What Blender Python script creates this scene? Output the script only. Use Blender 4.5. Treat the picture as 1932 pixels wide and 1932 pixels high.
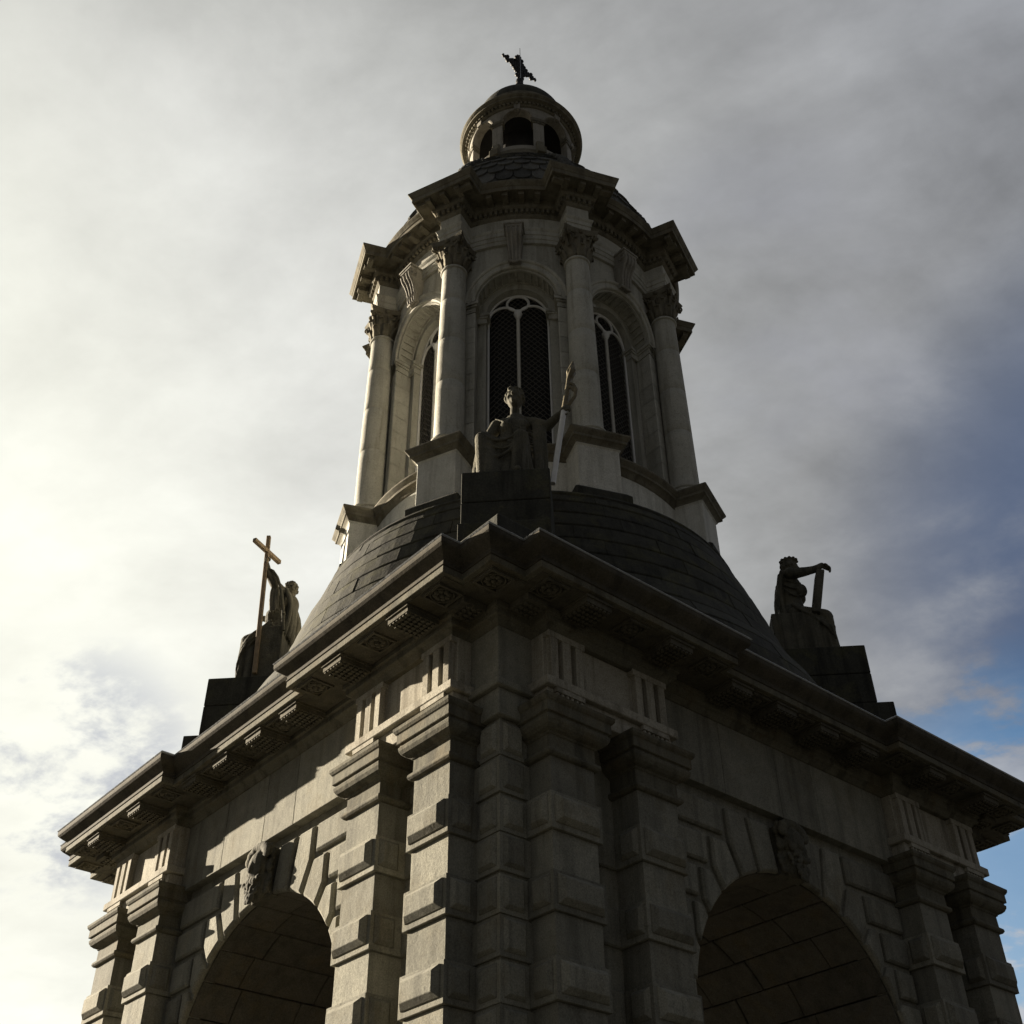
import bpy, bmesh, math, random
from math import sin, cos, pi, sqrt, radians, atan2, asin
from mathutils import Vector, Matrix
rnd = random.Random(7)
S = bpy.context.scene
for o in list(bpy.data.objects): bpy.data.objects.remove(o)
H = 1.6                      # eye height: heights below are measured from the camera's eye

# ------------------------------------------------------------------ camera
yaw, pitch, roll, fpx = -.0759, .6813, -.0112, 2232.0
cam = bpy.data.cameras.new('camera'); camo = bpy.data.objects.new('camera', cam)
S.collection.objects.link(camo); S.camera = camo
fwd = Vector((sin(yaw)*cos(pitch), cos(yaw)*cos(pitch), sin(pitch)))
rt = Vector((cos(yaw), -sin(yaw), 0)); up = rt.cross(fwd)
r2 = rt*cos(roll) + up*sin(roll); u2 = -rt*sin(roll) + up*cos(roll)
camo.matrix_world = Matrix(((r2.x, u2.x, -fwd.x, .8766), (r2.y, u2.y, -fwd.y, -15.4158), (r2.z, u2.z, -fwd.z, H), (0, 0, 0, 1)))
cam.sensor_width = 36; cam.lens = fpx/1932*36; cam.clip_start = .05; cam.clip_end = 6000

# ------------------------------------------------------------------ sky, sun, exposure
SUN_U, SUN_Z = 3.3, .90           # run along the left face and drop, per metre of projection
SUN = Vector((-.7071-.7071*SUN_U, -.7071+.7071*SUN_U, SUN_Z)).normalized()
W = bpy.data.worlds.new('World'); S.world = W; W.use_nodes = True
nt = W.node_tree; nt.nodes.clear()
def N(t, tree=None, **k):
    n = (tree or nt).nodes.new(t)
    for a, v in k.items(): setattr(n, a, v)
    return n
def L(a, b, tree=None): (tree or nt).links.new(a, b)
def M(op, a, b=None, c=None, tree=None, clamp=False):
    n = N('ShaderNodeMath', tree, operation=op); n.use_clamp = clamp
    for i, v in enumerate((a, b, c)):
        if v is None: continue
        if isinstance(v, (int, float)): n.inputs[i].default_value = v
        else: L(v, n.inputs[i], tree)
    return n.outputs[0]
def mixc(f, a, b, tree=None, mode='MIX'):
    n = N('ShaderNodeMix', tree, data_type='RGBA', blend_type=mode)
    for i, v in ((0, f), (6, a), (7, b)):
        if isinstance(v, (int, float)): n.inputs[i].default_value = v
        elif isinstance(v, tuple): n.inputs[i].default_value = v if len(v) == 4 else v + (1,)
        else: L(v, n.inputs[i], tree)
    return n.outputs[2]
def ramp(f, stops, tree=None, interp='LINEAR'):
    n = N('ShaderNodeValToRGB', tree); cr = n.color_ramp; cr.interpolation = interp
    while len(cr.elements) < len(stops): cr.elements.new(.5)
    for e, (p, c) in zip(cr.elements, stops):
        e.position = p; e.color = (c, c, c, 1) if isinstance(c, (int, float)) else c + (1,)
    L(f, n.inputs[0], tree); return n.outputs[0]
def noise(v, scale, detail=4, rough=.5, dist=0, tree=None):
    n = N('ShaderNodeTexNoise', tree); n.inputs['Scale'].default_value = scale
    n.inputs['Detail'].default_value = detail; n.inputs['Roughness'].default_value = rough
    n.inputs['Distortion'].default_value = dist; L(v, n.inputs['Vector'], tree); return n.outputs[0]
tc = N('ShaderNodeTexCoord'); D = tc.outputs['Generated']
def dotd(v):
    n = N('ShaderNodeVectorMath', operation='DOT_PRODUCT'); L(D, n.inputs[0]); n.inputs[1].default_value = Vector(v).normalized(); return n.outputs['Value']
def sm(x, a, b):
    n = N('ShaderNodeMapRange', interpolation_type='SMOOTHSTEP'); L(x, n.inputs[0]); n.inputs[1].default_value = a; n.inputs[2].default_value = b
    return n.outputs[0]
sep = N('ShaderNodeSeparateXYZ'); L(D, sep.inputs[0])
den = M('ADD', M('MAXIMUM', sep.outputs[2], 0.0), .32)
cmb = N('ShaderNodeCombineXYZ'); L(M('DIVIDE', sep.outputs[0], den), cmb.inputs[0]); L(M('DIVIDE', sep.outputs[1], den), cmb.inputs[1])
cmb.inputs[2].default_value = 3.7
mp = N('ShaderNodeMapping'); L(cmb.outputs[0], mp.inputs[0]); mp.inputs['Rotation'].default_value = (0, 0, .6); mp.inputs['Scale'].default_value = (1.15, 1.5, 1)
CV = mp.outputs[0]
n1 = noise(CV, 2.1, 9, .55, .35); n2 = noise(CV, 6.0, 9, .60, .15)
cl = M('ADD', M('MULTIPLY', n1, .66), M('MULTIPLY', n2, .34))
sd = dotd(SUN)
lum = ramp(M('MULTIPLY_ADD', sd, .5, .5), [(0, .28), (.30, .31), (.45, .36), (.56, .345), (.68, .385), (.77, .56), (.83, .76), (.87, .88), (.91, .98), (1, 1.0)])
rear_dim = M('MULTIPLY_ADD', sm(sep.outputs[1], .02, .56), .62, .38)      # sky overhead and behind the camera dimmed, added to deepen stone shade
var = N('ShaderNodeMapRange'); L(cl, var.inputs[0]); var.inputs[1].default_value = .36; var.inputs[2].default_value = .62; var.inputs[3].default_value = .66; var.inputs[4].default_value = 1.26
warm = ramp(M('MULTIPLY_ADD', sd, .5, .5), [(.5, (.91, .96, 1.07)), (.64, (.97, .99, 1.02)), (.76, (.995, 1.005, .98)), (.84, (1.0, 1.005, .95)), (.90, (1.01, 1.01, .91)), (1.0, (1.01, 1.0, .86))])
calm = N('ShaderNodeMapRange'); L(sd, calm.inputs[0]); calm.inputs[1].default_value = .45; calm.inputs[2].default_value = .80; calm.inputs[3].default_value = 1.0; calm.inputs[4].default_value = .42
vr = M('ADD', M('MULTIPLY', M('SUBTRACT', var.outputs[0], 1.0), calm.outputs[0]), 1.0)
left_dim = M('MULTIPLY_ADD', sm(sep.outputs[0], -.92, -.50), .55, .45)      # added dimming of the out-of-view left sky, cuts fill on the left face
lv = M('MULTIPLY', M('MULTIPLY', M('MULTIPLY', lum, vr), rear_dim), left_dim)
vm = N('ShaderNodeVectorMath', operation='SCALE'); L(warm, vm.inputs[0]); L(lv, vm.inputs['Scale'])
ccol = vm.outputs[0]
# thin places where grey-blue shows through the veil
b1 = M('MULTIPLY', sm(dotd((-.415, .815, .425)), .992, .9995), sm(n2, .44, .60))
ccol = mixc(M('MULTIPLY', b1, .8), ccol, (.42, .45, .53))
b3 = M('MULTIPLY', sm(dotd((.165, .66, .735)), .985, .999), sm(n1, .36, .62))
ccol = mixc(M('MULTIPLY', b3, .5), ccol, (.24, .25, .31))
b4 = M('MULTIPLY', sm(dotd((.475, .735, .49)), .945, .995), M('MULTIPLY_ADD', sm(cl, .60, .40), .75, .25))
ccol = mixc(M('MULTIPLY', sm(dotd((.31, .90, .31)), .985, .9985), .6), ccol, (.60, .64, .70))
ccol = mixc(M('MULTIPLY', b4, .82), ccol, (.062, .104, .205))
b2 = M('MULTIPLY', sm(dotd((.33, .885, .34)), .980, .998), sm(n2, .545, .42))
sky = N('ShaderNodeTexSky', sky_type='NISHITA'); sky.sun_disc = False
sky.sun_elevation = asin(SUN.z); sky.sun_rotation = atan2(SUN.x, SUN.y)
bgS = N('ShaderNodeBackground'); hs = N('ShaderNodeHueSaturation'); hs.inputs['Saturation'].default_value = 1.5; L(sky.outputs[0], hs.inputs['Color']); L(hs.outputs[0], bgS.inputs[0]); bgS.inputs[1].default_value = .05
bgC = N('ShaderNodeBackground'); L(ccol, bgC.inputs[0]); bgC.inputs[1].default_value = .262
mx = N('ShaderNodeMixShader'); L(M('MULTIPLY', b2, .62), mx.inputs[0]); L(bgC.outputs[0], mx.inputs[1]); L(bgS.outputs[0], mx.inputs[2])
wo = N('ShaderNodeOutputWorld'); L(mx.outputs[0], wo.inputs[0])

sun = bpy.data.lights.new('sun', 'SUN'); sun.energy = 5.0; sun.angle = radians(.5); sun.color = (1, .87, .68)
suno = bpy.data.objects.new('sun', sun); S.collection.objects.link(suno)
suno.rotation_euler = (-SUN).to_track_quat('-Z', 'Y').to_euler()
suno.location = (-40, 15, 40)
S.view_settings.view_transform = 'Standard'; S.view_settings.look = 'None'; S.view_settings.gamma = 1
S.view_settings.exposure = 1.95; S.view_settings.use_curve_mapping = False

# ------------------------------------------------------------------ materials
def stone(name, base, dark, light, moss=None, mossamt=.0, grain=60, streak=.5, rough=.92, bump=.35, blotch=.9):
    m = bpy.data.materials.new(name); m.use_nodes = True; t = m.node_tree
    bs = t.nodes['Principled BSDF']; bs.inputs['Roughness'].default_value = rough; bs.inputs['Specular IOR Level'].default_value = .25
    tx = N('ShaderNodeTexCoord', t); oi = N('ShaderNodeObjectInfo', t)
    add = N('ShaderNodeVectorMath', t, operation='ADD'); L(tx.outputs['Object'], add.inputs[0], t)
    cb = N('ShaderNodeCombineXYZ', t); L(M('MULTIPLY', oi.outputs['Random'], 37.0, tree=t), cb.inputs[0], t); L(M('MULTIPLY', oi.outputs['Random'], 71.0, tree=t), cb.inputs[1], t)
    L(cb.outputs[0], add.inputs[1], t); V = add.outputs[0]
    big = noise(V, blotch, 6, .6, .3, t); med = noise(V, 5.5, 6, .65, 0, t); fine = noise(V, grain, 3, .7, 0, t)
    ms = N('ShaderNodeMapping', t); L(V, ms.inputs[0], t); ms.inputs['Scale'].default_value = (6.5, 6.5, .55)
    stk = noise(ms.outputs[0], 1.0, 6, .6, .2, t)
    c = mixc(ramp(big, [(.32, 0), (.68, 1)], t), base, tuple(x*.72+y*.28 for x, y in zip(base, dark)), t)
    c = mixc(M('MULTIPLY', ramp(med, [(.42, 0), (.72, 1)], t), .55, tree=t), c, light, t)
    c = mixc(M('MULTIPLY', ramp(stk, [(.49, 0), (.64, 1)], t), min(streak*1.25, 1), tree=t), c, dark, t)
    sml = noise(V, 22, 5, .7, 0, t); c = mixc(M('MULTIPLY', ramp(sml, [(.52, 0), (.70, 1)], t), .45, tree=t), c, dark, t)
    if moss: c = mixc(M('MULTIPLY', ramp(noise(V, 2.2, 8, .7, .4, t), [(.50, 0), (.66, 1)], t), mossamt, tree=t), c, moss, t)
    sp = ramp(fine, [(.28, .45), (.50, 1.0), (.70, 1.5)], t)
    c = mixc(.62, c, sp, t, 'MULTIPLY')
    at = N('ShaderNodeAttribute', t, attribute_name='tint')
    tv = M('ADD', at.outputs['Fac'], 1.0, tree=t)
    cbt = N('ShaderNodeCombineColor', t)
    for i in range(3): L(tv, cbt.inputs[i], t)
    c = mixc(1.0, c, cbt.outputs[0], t, 'MULTIPLY')
    L(c, bs.inputs['Base Color'], t)
    bp = N('ShaderNodeBump', t); bp.inputs['Strength'].default_value = bump; bp.inputs['Distance'].default_value = .02
    L(M('ADD', M('MULTIPLY', fine, .35, tree=t), M('ADD', M('MULTIPLY', med, .8, tree=t), M('MULTIPLY', sml, .5, tree=t), tree=t), tree=t), bp.inputs['Height'], t)
    L(bp.outputs[0], bs.inputs['Normal'], t)
    return m
def plain(name, col, rough=.6, metal=0, var=.25, scale=12):
    m = bpy.data.materials.new(name); m.use_nodes = True; t = m.node_tree
    bs = t.nodes['Principled BSDF']; bs.inputs['Roughness'].default_value = rough; bs.inputs['Metallic'].default_value = metal
    tx = N('ShaderNodeTexCoord', t); n = noise(tx.outputs['Object'], scale, 6, .6, 0, t)
    c = mixc(ramp(n, [(.35, 0), (.7, 1)], t), col, tuple(x*(1-var) for x in col), t); L(c, bs.inputs['Base Color'], t)
    bp = N('ShaderNodeBump', t); bp.inputs['Strength'].default_value = .2; bp.inputs['Distance'].default_value = .01; L(n, bp.inputs['Height'], t); L(bp.outputs[0], bs.inputs['Normal'], t)
    return m
GRAN = stone('granite', (0.235, 0.228, 0.187), (0.07, 0.068, 0.055), (0.31, 0.298, 0.24), (.14, .115, .065), .35, 75, .35, bump=.33)
GRAN_C = stone('weathered_cornice_granite', (0.135, 0.127, 0.094), (0.044, 0.041, 0.03), (0.19, 0.177, 0.132), (.13, .10, .055), .5, 70, .55, bump=.25)
LIME = stone('portland_limestone', (0.45, 0.442, 0.39), (0.17, 0.16, 0.125), (0.52, 0.51, 0.455), None, 0, 90, .38, bump=.25, blotch=.7)
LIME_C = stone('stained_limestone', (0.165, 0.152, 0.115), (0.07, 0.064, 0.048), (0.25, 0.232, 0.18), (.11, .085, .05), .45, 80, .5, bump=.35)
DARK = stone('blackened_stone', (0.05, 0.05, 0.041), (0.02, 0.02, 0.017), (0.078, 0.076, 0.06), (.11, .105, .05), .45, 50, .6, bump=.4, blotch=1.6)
SOOT = stone('sooty_granite', (.078, .070, .052), (.03, .027, .021), (.115, .10, .075), (.055, .045, .022), .5, 60, .5, bump=.15, blotch=1.4)
PAV = stone('pale_entablature_stone', (.37, .345, .285), (.13, .115, .085), (.46, .435, .365), (.19, .15, .09), .22, 70, .55, bump=.25, blotch=1.3)
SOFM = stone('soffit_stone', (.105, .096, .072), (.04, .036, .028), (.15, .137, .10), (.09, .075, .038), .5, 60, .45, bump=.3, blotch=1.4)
STAT = stone('weathered_statue_stone', (0.105, 0.1, 0.078), (0.028, 0.027, 0.021), (0.16, 0.15, 0.115), (.13, .11, .06), .4, 60, .6, bump=.4, blotch=2.5)
DADO = stone('pale_dado_limestone', (0.62, 0.615, 0.56), (0.25, 0.24, 0.2), (0.7, 0.69, 0.64), None, 0, 90, .30, bump=.25, blotch=1.1)
LANT = stone('lantern_limestone', (.30, .285, .25), (.12, .11, .09), (.36, .34, .30), (.15, .13, .09), .3, 90, .45, bump=.3)
TILE = stone('slate_grey_scales', (0.085, 0.085, 0.08), (0.035, 0.035, 0.032), (0.13, 0.128, 0.115), (.12, .11, .06), .35, 40, .5, bump=.6, blotch=2)
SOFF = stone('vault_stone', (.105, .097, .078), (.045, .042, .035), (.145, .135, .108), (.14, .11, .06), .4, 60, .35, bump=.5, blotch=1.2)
LEAD = plain('lead_flashing', (.42, .44, .46), .5, .3)
WHITE = plain('white_paint', (.72, .72, .70), .5, 0, .15)
NETM = plain('dark_wire', (.10, .095, .085), .6, .2)
BLACK = plain('dark_timber', (.018, .017, .016), .9)
IRON = plain('dark_iron', (.03, .03, .032), .6, .5)
GILT = plain('old_gilt', (.20, .165, .095), .55, .35, .6, 14)
TIMB = plain('tan_cross_metal', (.27, .20, .125), .7, 0, .4, 10)
GRND = stone('cobbled_square', (.04, .041, .036), (.022, .022, .02), (.055, .054, .05), None, 0, 30, .1, bump=.6, blotch=.3)

# ------------------------------------------------------------------ mesh helpers
class MB:
    def __init__(s, tint=0.0): s.v = []; s.f = []; s.t = []; s.tint = tint
    def add(s, vs, fs):
        b = len(s.v); s.v += [tuple(p) for p in vs]; s.f += [tuple(i+b for i in f) for f in fs]
        q = rnd.uniform(-s.tint, s.tint) if s.tint else 0.0
        s.t += [q]*len(fs)
    def box(s, x0, x1, y0, y1, z0, z1):
        s.add([(x0,y0,z0),(x1,y0,z0),(x1,y1,z0),(x0,y1,z0),(x0,y0,z1),(x1,y0,z1),(x1,y1,z1),(x0,y1,z1)],
              [(0,3,2,1),(4,5,6,7),(0,1,5,4),(1,2,6,5),(2,3,7,6),(3,0,4,7)])
    def fbox(s, u0, u1, d0, d1, z0, z1): s.box(u0, u1, -d1, -d0, z0, z1)
    def obox(s, c, ax, ay, az, hx, hy, hz):
        c = Vector(c); vs = []
        for k in (-1, 1):
            for i, j in ((-1,-1),(1,-1),(1,1),(-1,1)): vs.append(c + Vector(ax)*hx*i + Vector(ay)*hy*j + Vector(az)*hz*k)
        s.add(vs, [(0,3,2,1),(4,5,6,7),(0,1,5,4),(1,2,6,5),(2,3,7,6),(3,0,4,7)])
    def loft(s, rings, closed=True, cap0=True, cap1=True):
        n = len(rings[0]); vs = [p for r in rings for p in r]; fs = []
        for i in range(len(rings)-1):
            for j in range(n if closed else n-1):
                a = i*n+j; b = i*n+(j+1) % n; fs.append((a, b, b+n, a+n))
        if cap0: fs.append(tuple(range(n-1, -1, -1)))
        if cap1: fs.append(tuple((len(rings)-1)*n+j for j in range(n)))
        s.add(vs, fs)
    def lathe(s, prof, n=48, c=(0, 0), cap0=True, cap1=True, off=0.0):
        s.loft([[(c[0]+r*cos(2*pi*(j+off)/n), c[1]+r*sin(2*pi*(j+off)/n), z) for j in range(n)] for r, z in prof], True, cap0, cap1)
    def panel(s, poly, fn, h0, h1, ch=.02):
        "poly (a,b) extruded along h with chamfered top; fn(a,b,h)->xyz"
        q = inset(poly, ch)
        s.loft([[fn(a, b, h0) for a, b in poly], [fn(a, b, h1-ch) for a, b in poly], [fn(a, b, h1) for a, b in q]], True, False, True)
    def tube(s, path, r, n=8, sq=1.0):
        P = [Vector(p) for p in path]; rr = r if isinstance(r, (list, tuple)) else [r]*len(P); rings = []; ref = None
        for i, p in enumerate(P):
            t = (P[min(i+1, len(P)-1)] - P[max(i-1, 0)]).normalized()
            if ref is None:
                ref = Vector((0, 0, 1)) if abs(t.z) < .9 else Vector((1, 0, 0))
            a = t.cross(ref).normalized(); b = a.cross(t).normalized(); ref = b
            rings.append([p + a*cos(2*pi*j/n)*rr[i] + b*sin(2*pi*j/n)*rr[i]*sq for j in range(n)])
        s.loft(rings)
    def ball(s, c, r, n=12, m=8, R=None):
        if isinstance(r, (int, float)): r = (r, r, r)
        c = Vector(c); rings = []
        for i in range(1, m):
            a = pi*i/m; ring = []
            for j in range(n):
                p = Vector((r[0]*sin(a)*cos(2*pi*j/n), r[1]*sin(a)*sin(2*pi*j/n), -r[2]*cos(a)))
                if R is not None: p = R @ p
                ring.append(c+p)
            rings.append(ring)
        s.loft(rings)
    def cap(s, a, b, ra, rb, n=12):
        "tapered capsule"
        a, b = Vector(a), Vector(b); t = (b-a).normalized()
        ref = Vector((0, 0, 1)) if abs(t.z) < .9 else Vector((1, 0, 0)); x = t.cross(ref).normalized(); y = x.cross(t)
        rings = []
        for k in (-.95, -.7, -.35, 0): rings.append([a + t*ra*k + (x*cos(2*pi*j/n)+y*sin(2*pi*j/n))*ra*sqrt(1-k*k) for j in range(n)])
        for k in (0, .35, .7, .95): rings.append([b + t*rb*k + (x*cos(2*pi*j/n)+y*sin(2*pi*j/n))*rb*sqrt(1-k*k) for j in range(n)])
        s.loft(rings)
    def chain(s, pts, rr, n=10):
        for i in range(len(pts)-1): s.cap(pts[i], pts[i+1], rr[i], rr[i+1], n)
    def build(s, name, mat, parent=None, origin=(0, 0, 0), lift=H, smooth=False, bevel=0, seg=1, remesh=0, smoothit=0, rot=0, angle=35, disp=0, solid=0):
        me = bpy.data.meshes.new(name)
        me.from_pydata([(x-origin[0], y-origin[1], z-origin[2]+(lift if lift and not any(origin) else 0)) for x, y, z in s.v], [], s.f)
        bm = bmesh.new(); bm.from_mesh(me)
        bmesh.ops.recalc_face_normals(bm, faces=bm.faces)
        if smooth:
            lim = radians(angle)
            for f in bm.faces: f.smooth = True
            for e in bm.edges:
                if len(e.link_faces) == 2 and e.calc_face_angle(0) > lim: e.smooth = False
        bm.to_mesh(me); bm.free()
        if any(s.t):
            at = me.attributes.new('tint', 'FLOAT', 'FACE'); at.data.foreach_set('value', s.t)
        o = bpy.data.objects.new(name, me); me.materials.append(mat); S.collection.objects.link(o)
        if remesh:
            md = o.modifiers.new('r', 'REMESH'); md.mode = 'VOXEL'; md.voxel_size = remesh
            if smoothit: sm_ = o.modifiers.new('s', 'SMOOTH'); sm_.iterations = smoothit; sm_.factor = .5
            if disp:
                tx = bpy.data.textures.new('chisel', 'CLOUDS'); tx.noise_scale = .05
                dm = o.modifiers.new('d', 'DISPLACE'); dm.texture = tx; dm.strength = disp; dm.mid_level = .5; dm.texture_coords = 'LOCAL'
            dg = bpy.context.evaluated_depsgraph_get(); new = bpy.data.meshes.new_from_object(o.evaluated_get(dg))
            o.modifiers.clear(); o.data = new; bpy.data.meshes.remove(me); new.name = name
            for p in new.polygons: p.use_smooth = True
        if solid:
            md = o.modifiers.new('solid', 'SOLIDIFY'); md.thickness = solid
        if bevel:
            md = o.modifiers.new('bevel', 'BEVEL'); md.width = bevel; md.segments = seg; md.limit_method = 'ANGLE'; md.angle_limit = radians(40)
        if parent: o.parent = parent
        o.rotation_euler.z = rot
        return o
def inset(poly, d):
    n = len(poly); A = sum(poly[i][0]*poly[(i+1) % n][1]-poly[(i+1) % n][0]*poly[i][1] for i in range(n)); sg = 1 if A > 0 else -1
    out = []
    for i in range(n):
        p0, p1, p2 = poly[i-1], poly[i], poly[(i+1) % n]
        def off(a, b):
            dx, dy = b[0]-a[0], b[1]-a[1]; l = sqrt(dx*dx+dy*dy) or 1e-9
            nx, ny = -dy/l*sg, dx/l*sg; return (a[0]+nx*d, a[1]+ny*d, dx/l, dy/l)
        x1, y1, a1, b1 = off(p0, p1); x2, y2, a2, b2 = off(p1, p2); det = a1*b2-b1*a2
        if abs(det) < 1e-6: out.append((x2, y2)); continue
        t = ((x2-x1)*b2-(y2-y1)*a2)/det; out.append((x1+a1*t, y1+b1*t))
    return out
def empty(name, loc, label, cat, group=None):
    o = bpy.data.objects.new(name, None); S.collection.objects.link(o); o.location = loc; o.empty_display_size = .3
    o['label'] = label; o['category'] = cat
    if group: o['group'] = group
    return o
def copy_part(o, rot, parent, loc=None):
    c = o.copy(); S.collection.objects.link(c); c.parent = parent; c.rotation_euler.z = o.rotation_euler.z + rot
    if loc is not None: c.location = loc
    for ch in list(o.children):
        d = ch.copy(); S.collection.objects.link(d); d.parent = c
    return c
FACE = [radians(-45+90*k) for k in range(4)]
def faces4(o, parent):
    "o was built for face 0 (rot already set); copies on the three other faces"
    for k in range(1, 4): copy_part(o, pi/2*k, parent)
ff = lambda u, z, d: (u, -d, z)       # face-local panel mapping

# ------------------------------------------------------------------ ground
g = MB(); n = 96; rings = []
for r in (.01, 8, 20, 60, 200, 800, 3000): rings.append([(r*cos(2*pi*j/n), r*sin(2*pi*j/n), 0) for j in range(n)])
g.loft(rings, True, True, False)
go = g.build('ground', GRND, None, lift=0); go['kind'] = 'structure'; go['label'] = 'dark cobbled square around the bell tower'; go['category'] = 'ground'

# ------------------------------------------------------------------ bell tower
T = empty('bell_tower', (0, 0, 0), 'tall weathered stone bell tower with square arched base, round columned belfry and small domed lantern', 'bell tower')
R0 = FACE[0]
BANDS = [4.35 - .725*k for k in range(8)]          # bottoms of the rusticated bands, each .35 high
BANDS = [b for b in BANDS if b > -1.4]
ARC_Z, ARC_R = 3.235, 1.70

# --- solid corner masses of the base
m = MB(.05)
m.fbox(1.72, 3.98, 1.72, 3.98, -1.6, 6.40)
for b in BANDS:
    for u0, u1 in ((2.60, 3.09),):
        m.panel([(u0, b), (u1, b), (u1, b+.35), (u0, b+.35)], ff, 3.97, 4.025, .015)
o = m.build('pier_wall', GRAN, T, rot=R0, bevel=.012); faces4(o, T)
m = MB(.05)
for b in BANDS:     # the mirrored gap wall of the same face
    m.panel([(-3.09, b), (-2.60, b), (-2.60, b+.35), (-3.09, b+.35)], ff, 3.97, 4.025, .015)
m.fbox(-3.12, -2.57, 3.90, 3.987, -1.6, 5.6)
o = m.build('recess_wall', GRAN, T, rot=R0); faces4(o, T)

# --- arch front: backing plate with the arch cut out, voussoirs, stones, frieze slab
m = MB(.06)
us = [-1.99 + 3.98*i/64 for i in range(65)]
def zarch(u, r=ARC_R+.02): return ARC_Z + sqrt(max(r*r-u*u, 0)) if abs(u) < r else -1.6
for i in range(64):
    a, b = us[i], us[i+1]; za, zb = zarch(a), zarch(b)
    if za < 0 and zb > 0: za = ARC_Z
    if zb < 0 and za > 0: zb = ARC_Z
    if abs((a+b)/2) > ARC_R+.02: za = zb = -1.6
    m.add([(a, -4.03, za), (b, -4.03, zb), (b, -4.03, 5.56), (a, -4.03, 5.56), (a, -3.85, za), (b, -3.85, zb), (b, -3.85, 5.56), (a, -3.85, 5.56)],
          [(0, 1, 2, 3), (4, 7, 6, 5), (0, 4, 5, 1)])
wall_o = m.build('arch_wall', GRAN, T, rot=R0)
m = MB(.17)
def arcp(u, off=.0): return (u, ARC_Z + sqrt((ARC_R+off)**2-u*u))
def arcseg(u0, u1, n=4): return [arcp(u0+(u1-u0)*i/n) for i in range(n+1)]
g2 = .035
TOPZ = 5.44
blocks = []
# right half, mirrored: voussoirs with elbows, then horizontal stones running to the pilaster
blocks.append(arcseg(.20, .50) + [(.61, TOPZ), (.285, TOPZ)])
blocks.append(arcseg(.565, .80) + [(.955, 5.06), (.965, TOPZ), (.68, TOPZ)])
blocks.append([(1.04, 5.12), (1.965, 5.12), (1.965, TOPZ), (1.04, TOPZ)])
blocks.append(arcseg(.865, 1.12) + [(1.255, 4.73), (1.255, 5.05), (1.02, 5.05)])
blocks.append([(1.33, 4.74), (1.965, 4.74), (1.965, 5.05), (1.33, 5.05)])
blocks.append(arcseg(1.175, 1.375) + [(1.455, 4.345), (1.455, 4.67), (1.315, 4.67)])
blocks.append([(1.525, 4.355), (1.965, 4.355), (1.965, 4.67), (1.525, 4.67)])
blocks.append(arcseg(1.42, 1.56) + [(1.60, 3.975), (1.60, 4.29), (1.505, 4.29)])
blocks.append([(1.665, 3.985), (1.965, 3.985), (1.965, 4.29), (1.665, 4.29)])
blocks.append(arcseg(1.59, 1.675) + [(1.965, 3.60), (1.965, 3.915), (1.645, 3.915)])
zz = 3.53
while zz > -1.6:
    z0 = max(zz-.30, -1.6); lo = 1.70
    blocks.append([(lo, z0), (1.965, z0), (1.965, zz), (lo, zz)]); zz -= .3625
for sg in (1, -1):
    m = MB(.2)
    for b in blocks: m.panel([(sg*u, z) for u, z in b], ff, 4.02, 4.088, .024)
    m.build('voussoir_ring', GRAN, wall_o, bevel=.004)
m = MB(.12)
for u0, u1 in ((-1.985, -1.0), (-.994, -.06), (-.054, .60), (.606, 1.985)):
    m.fbox(u0, u1, 3.9, 4.145, 5.56, 6.42)
o = m.build('frieze_slab', GRAN, wall_o, bevel=.004)
# --- keystone head
def head_keystone():
    h = MB(); rr = random.Random(3)
    h.fbox(-.17, .17, 3.95, 4.12, 4.92, 5.42)
    h.ball((0, -4.24, 5.25), (.135, .16, .17)); h.ball((0, -4.20, 5.05), (.15, .14, .17))
    h.cap((0, -4.36, 5.30), (0, -4.40, 5.20), .025, .04)               # nose
    for s_ in (-1, 1):
        h.cap((.02*s_, -4.34, 5.315), (.10*s_, -4.31, 5.31), .028, .022)  # brow
        h.ball((.06*s_, -4.335, 5.27), .024); h.ball((.085*s_, -4.32, 5.19), (.045, .04, .05))
        h.cap((.01*s_, -4.37, 5.145), (.09*s_, -4.34, 5.10), .028, .02)   # moustache
        for k in range(9):                                              # side locks
            z = 5.42-.055*k; h.ball((s_*(.155+.02*sin(k*2.1)), -4.16-.03*cos(k*1.7), z), .05)
    h.cap((-.03, -4.355, 5.105), (.03, -4.355, 5.105), .018, .018)
    for k in range(48):                                                 # beard curls
        a = rr.uniform(-1, 1); z = rr.uniform(4.86, 5.10); w = .06+.10*(z-4.86)/.24
        h.ball((a*w, -4.30-.05*(1-a*a)-rr.uniform(0, .03), z), rr.uniform(.020, .032))
    for k in range(13):                                                 # hair
        a = pi*k/12; h.ball((.16*cos(a), -4.27, 5.35+.11*sin(a)), rr.uniform(.045, .06))
    return h
hk = head_keystone(); hk.v = [(x*1.18, -4.07+(y+4.07)*.62, 5.17+(z-5.17)*1.08) for x, y, z in hk.v]
head = hk.build('carved_head', STAT, wall_o, remesh=.009, smoothit=1)
faces4(wall_o, T)

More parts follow.
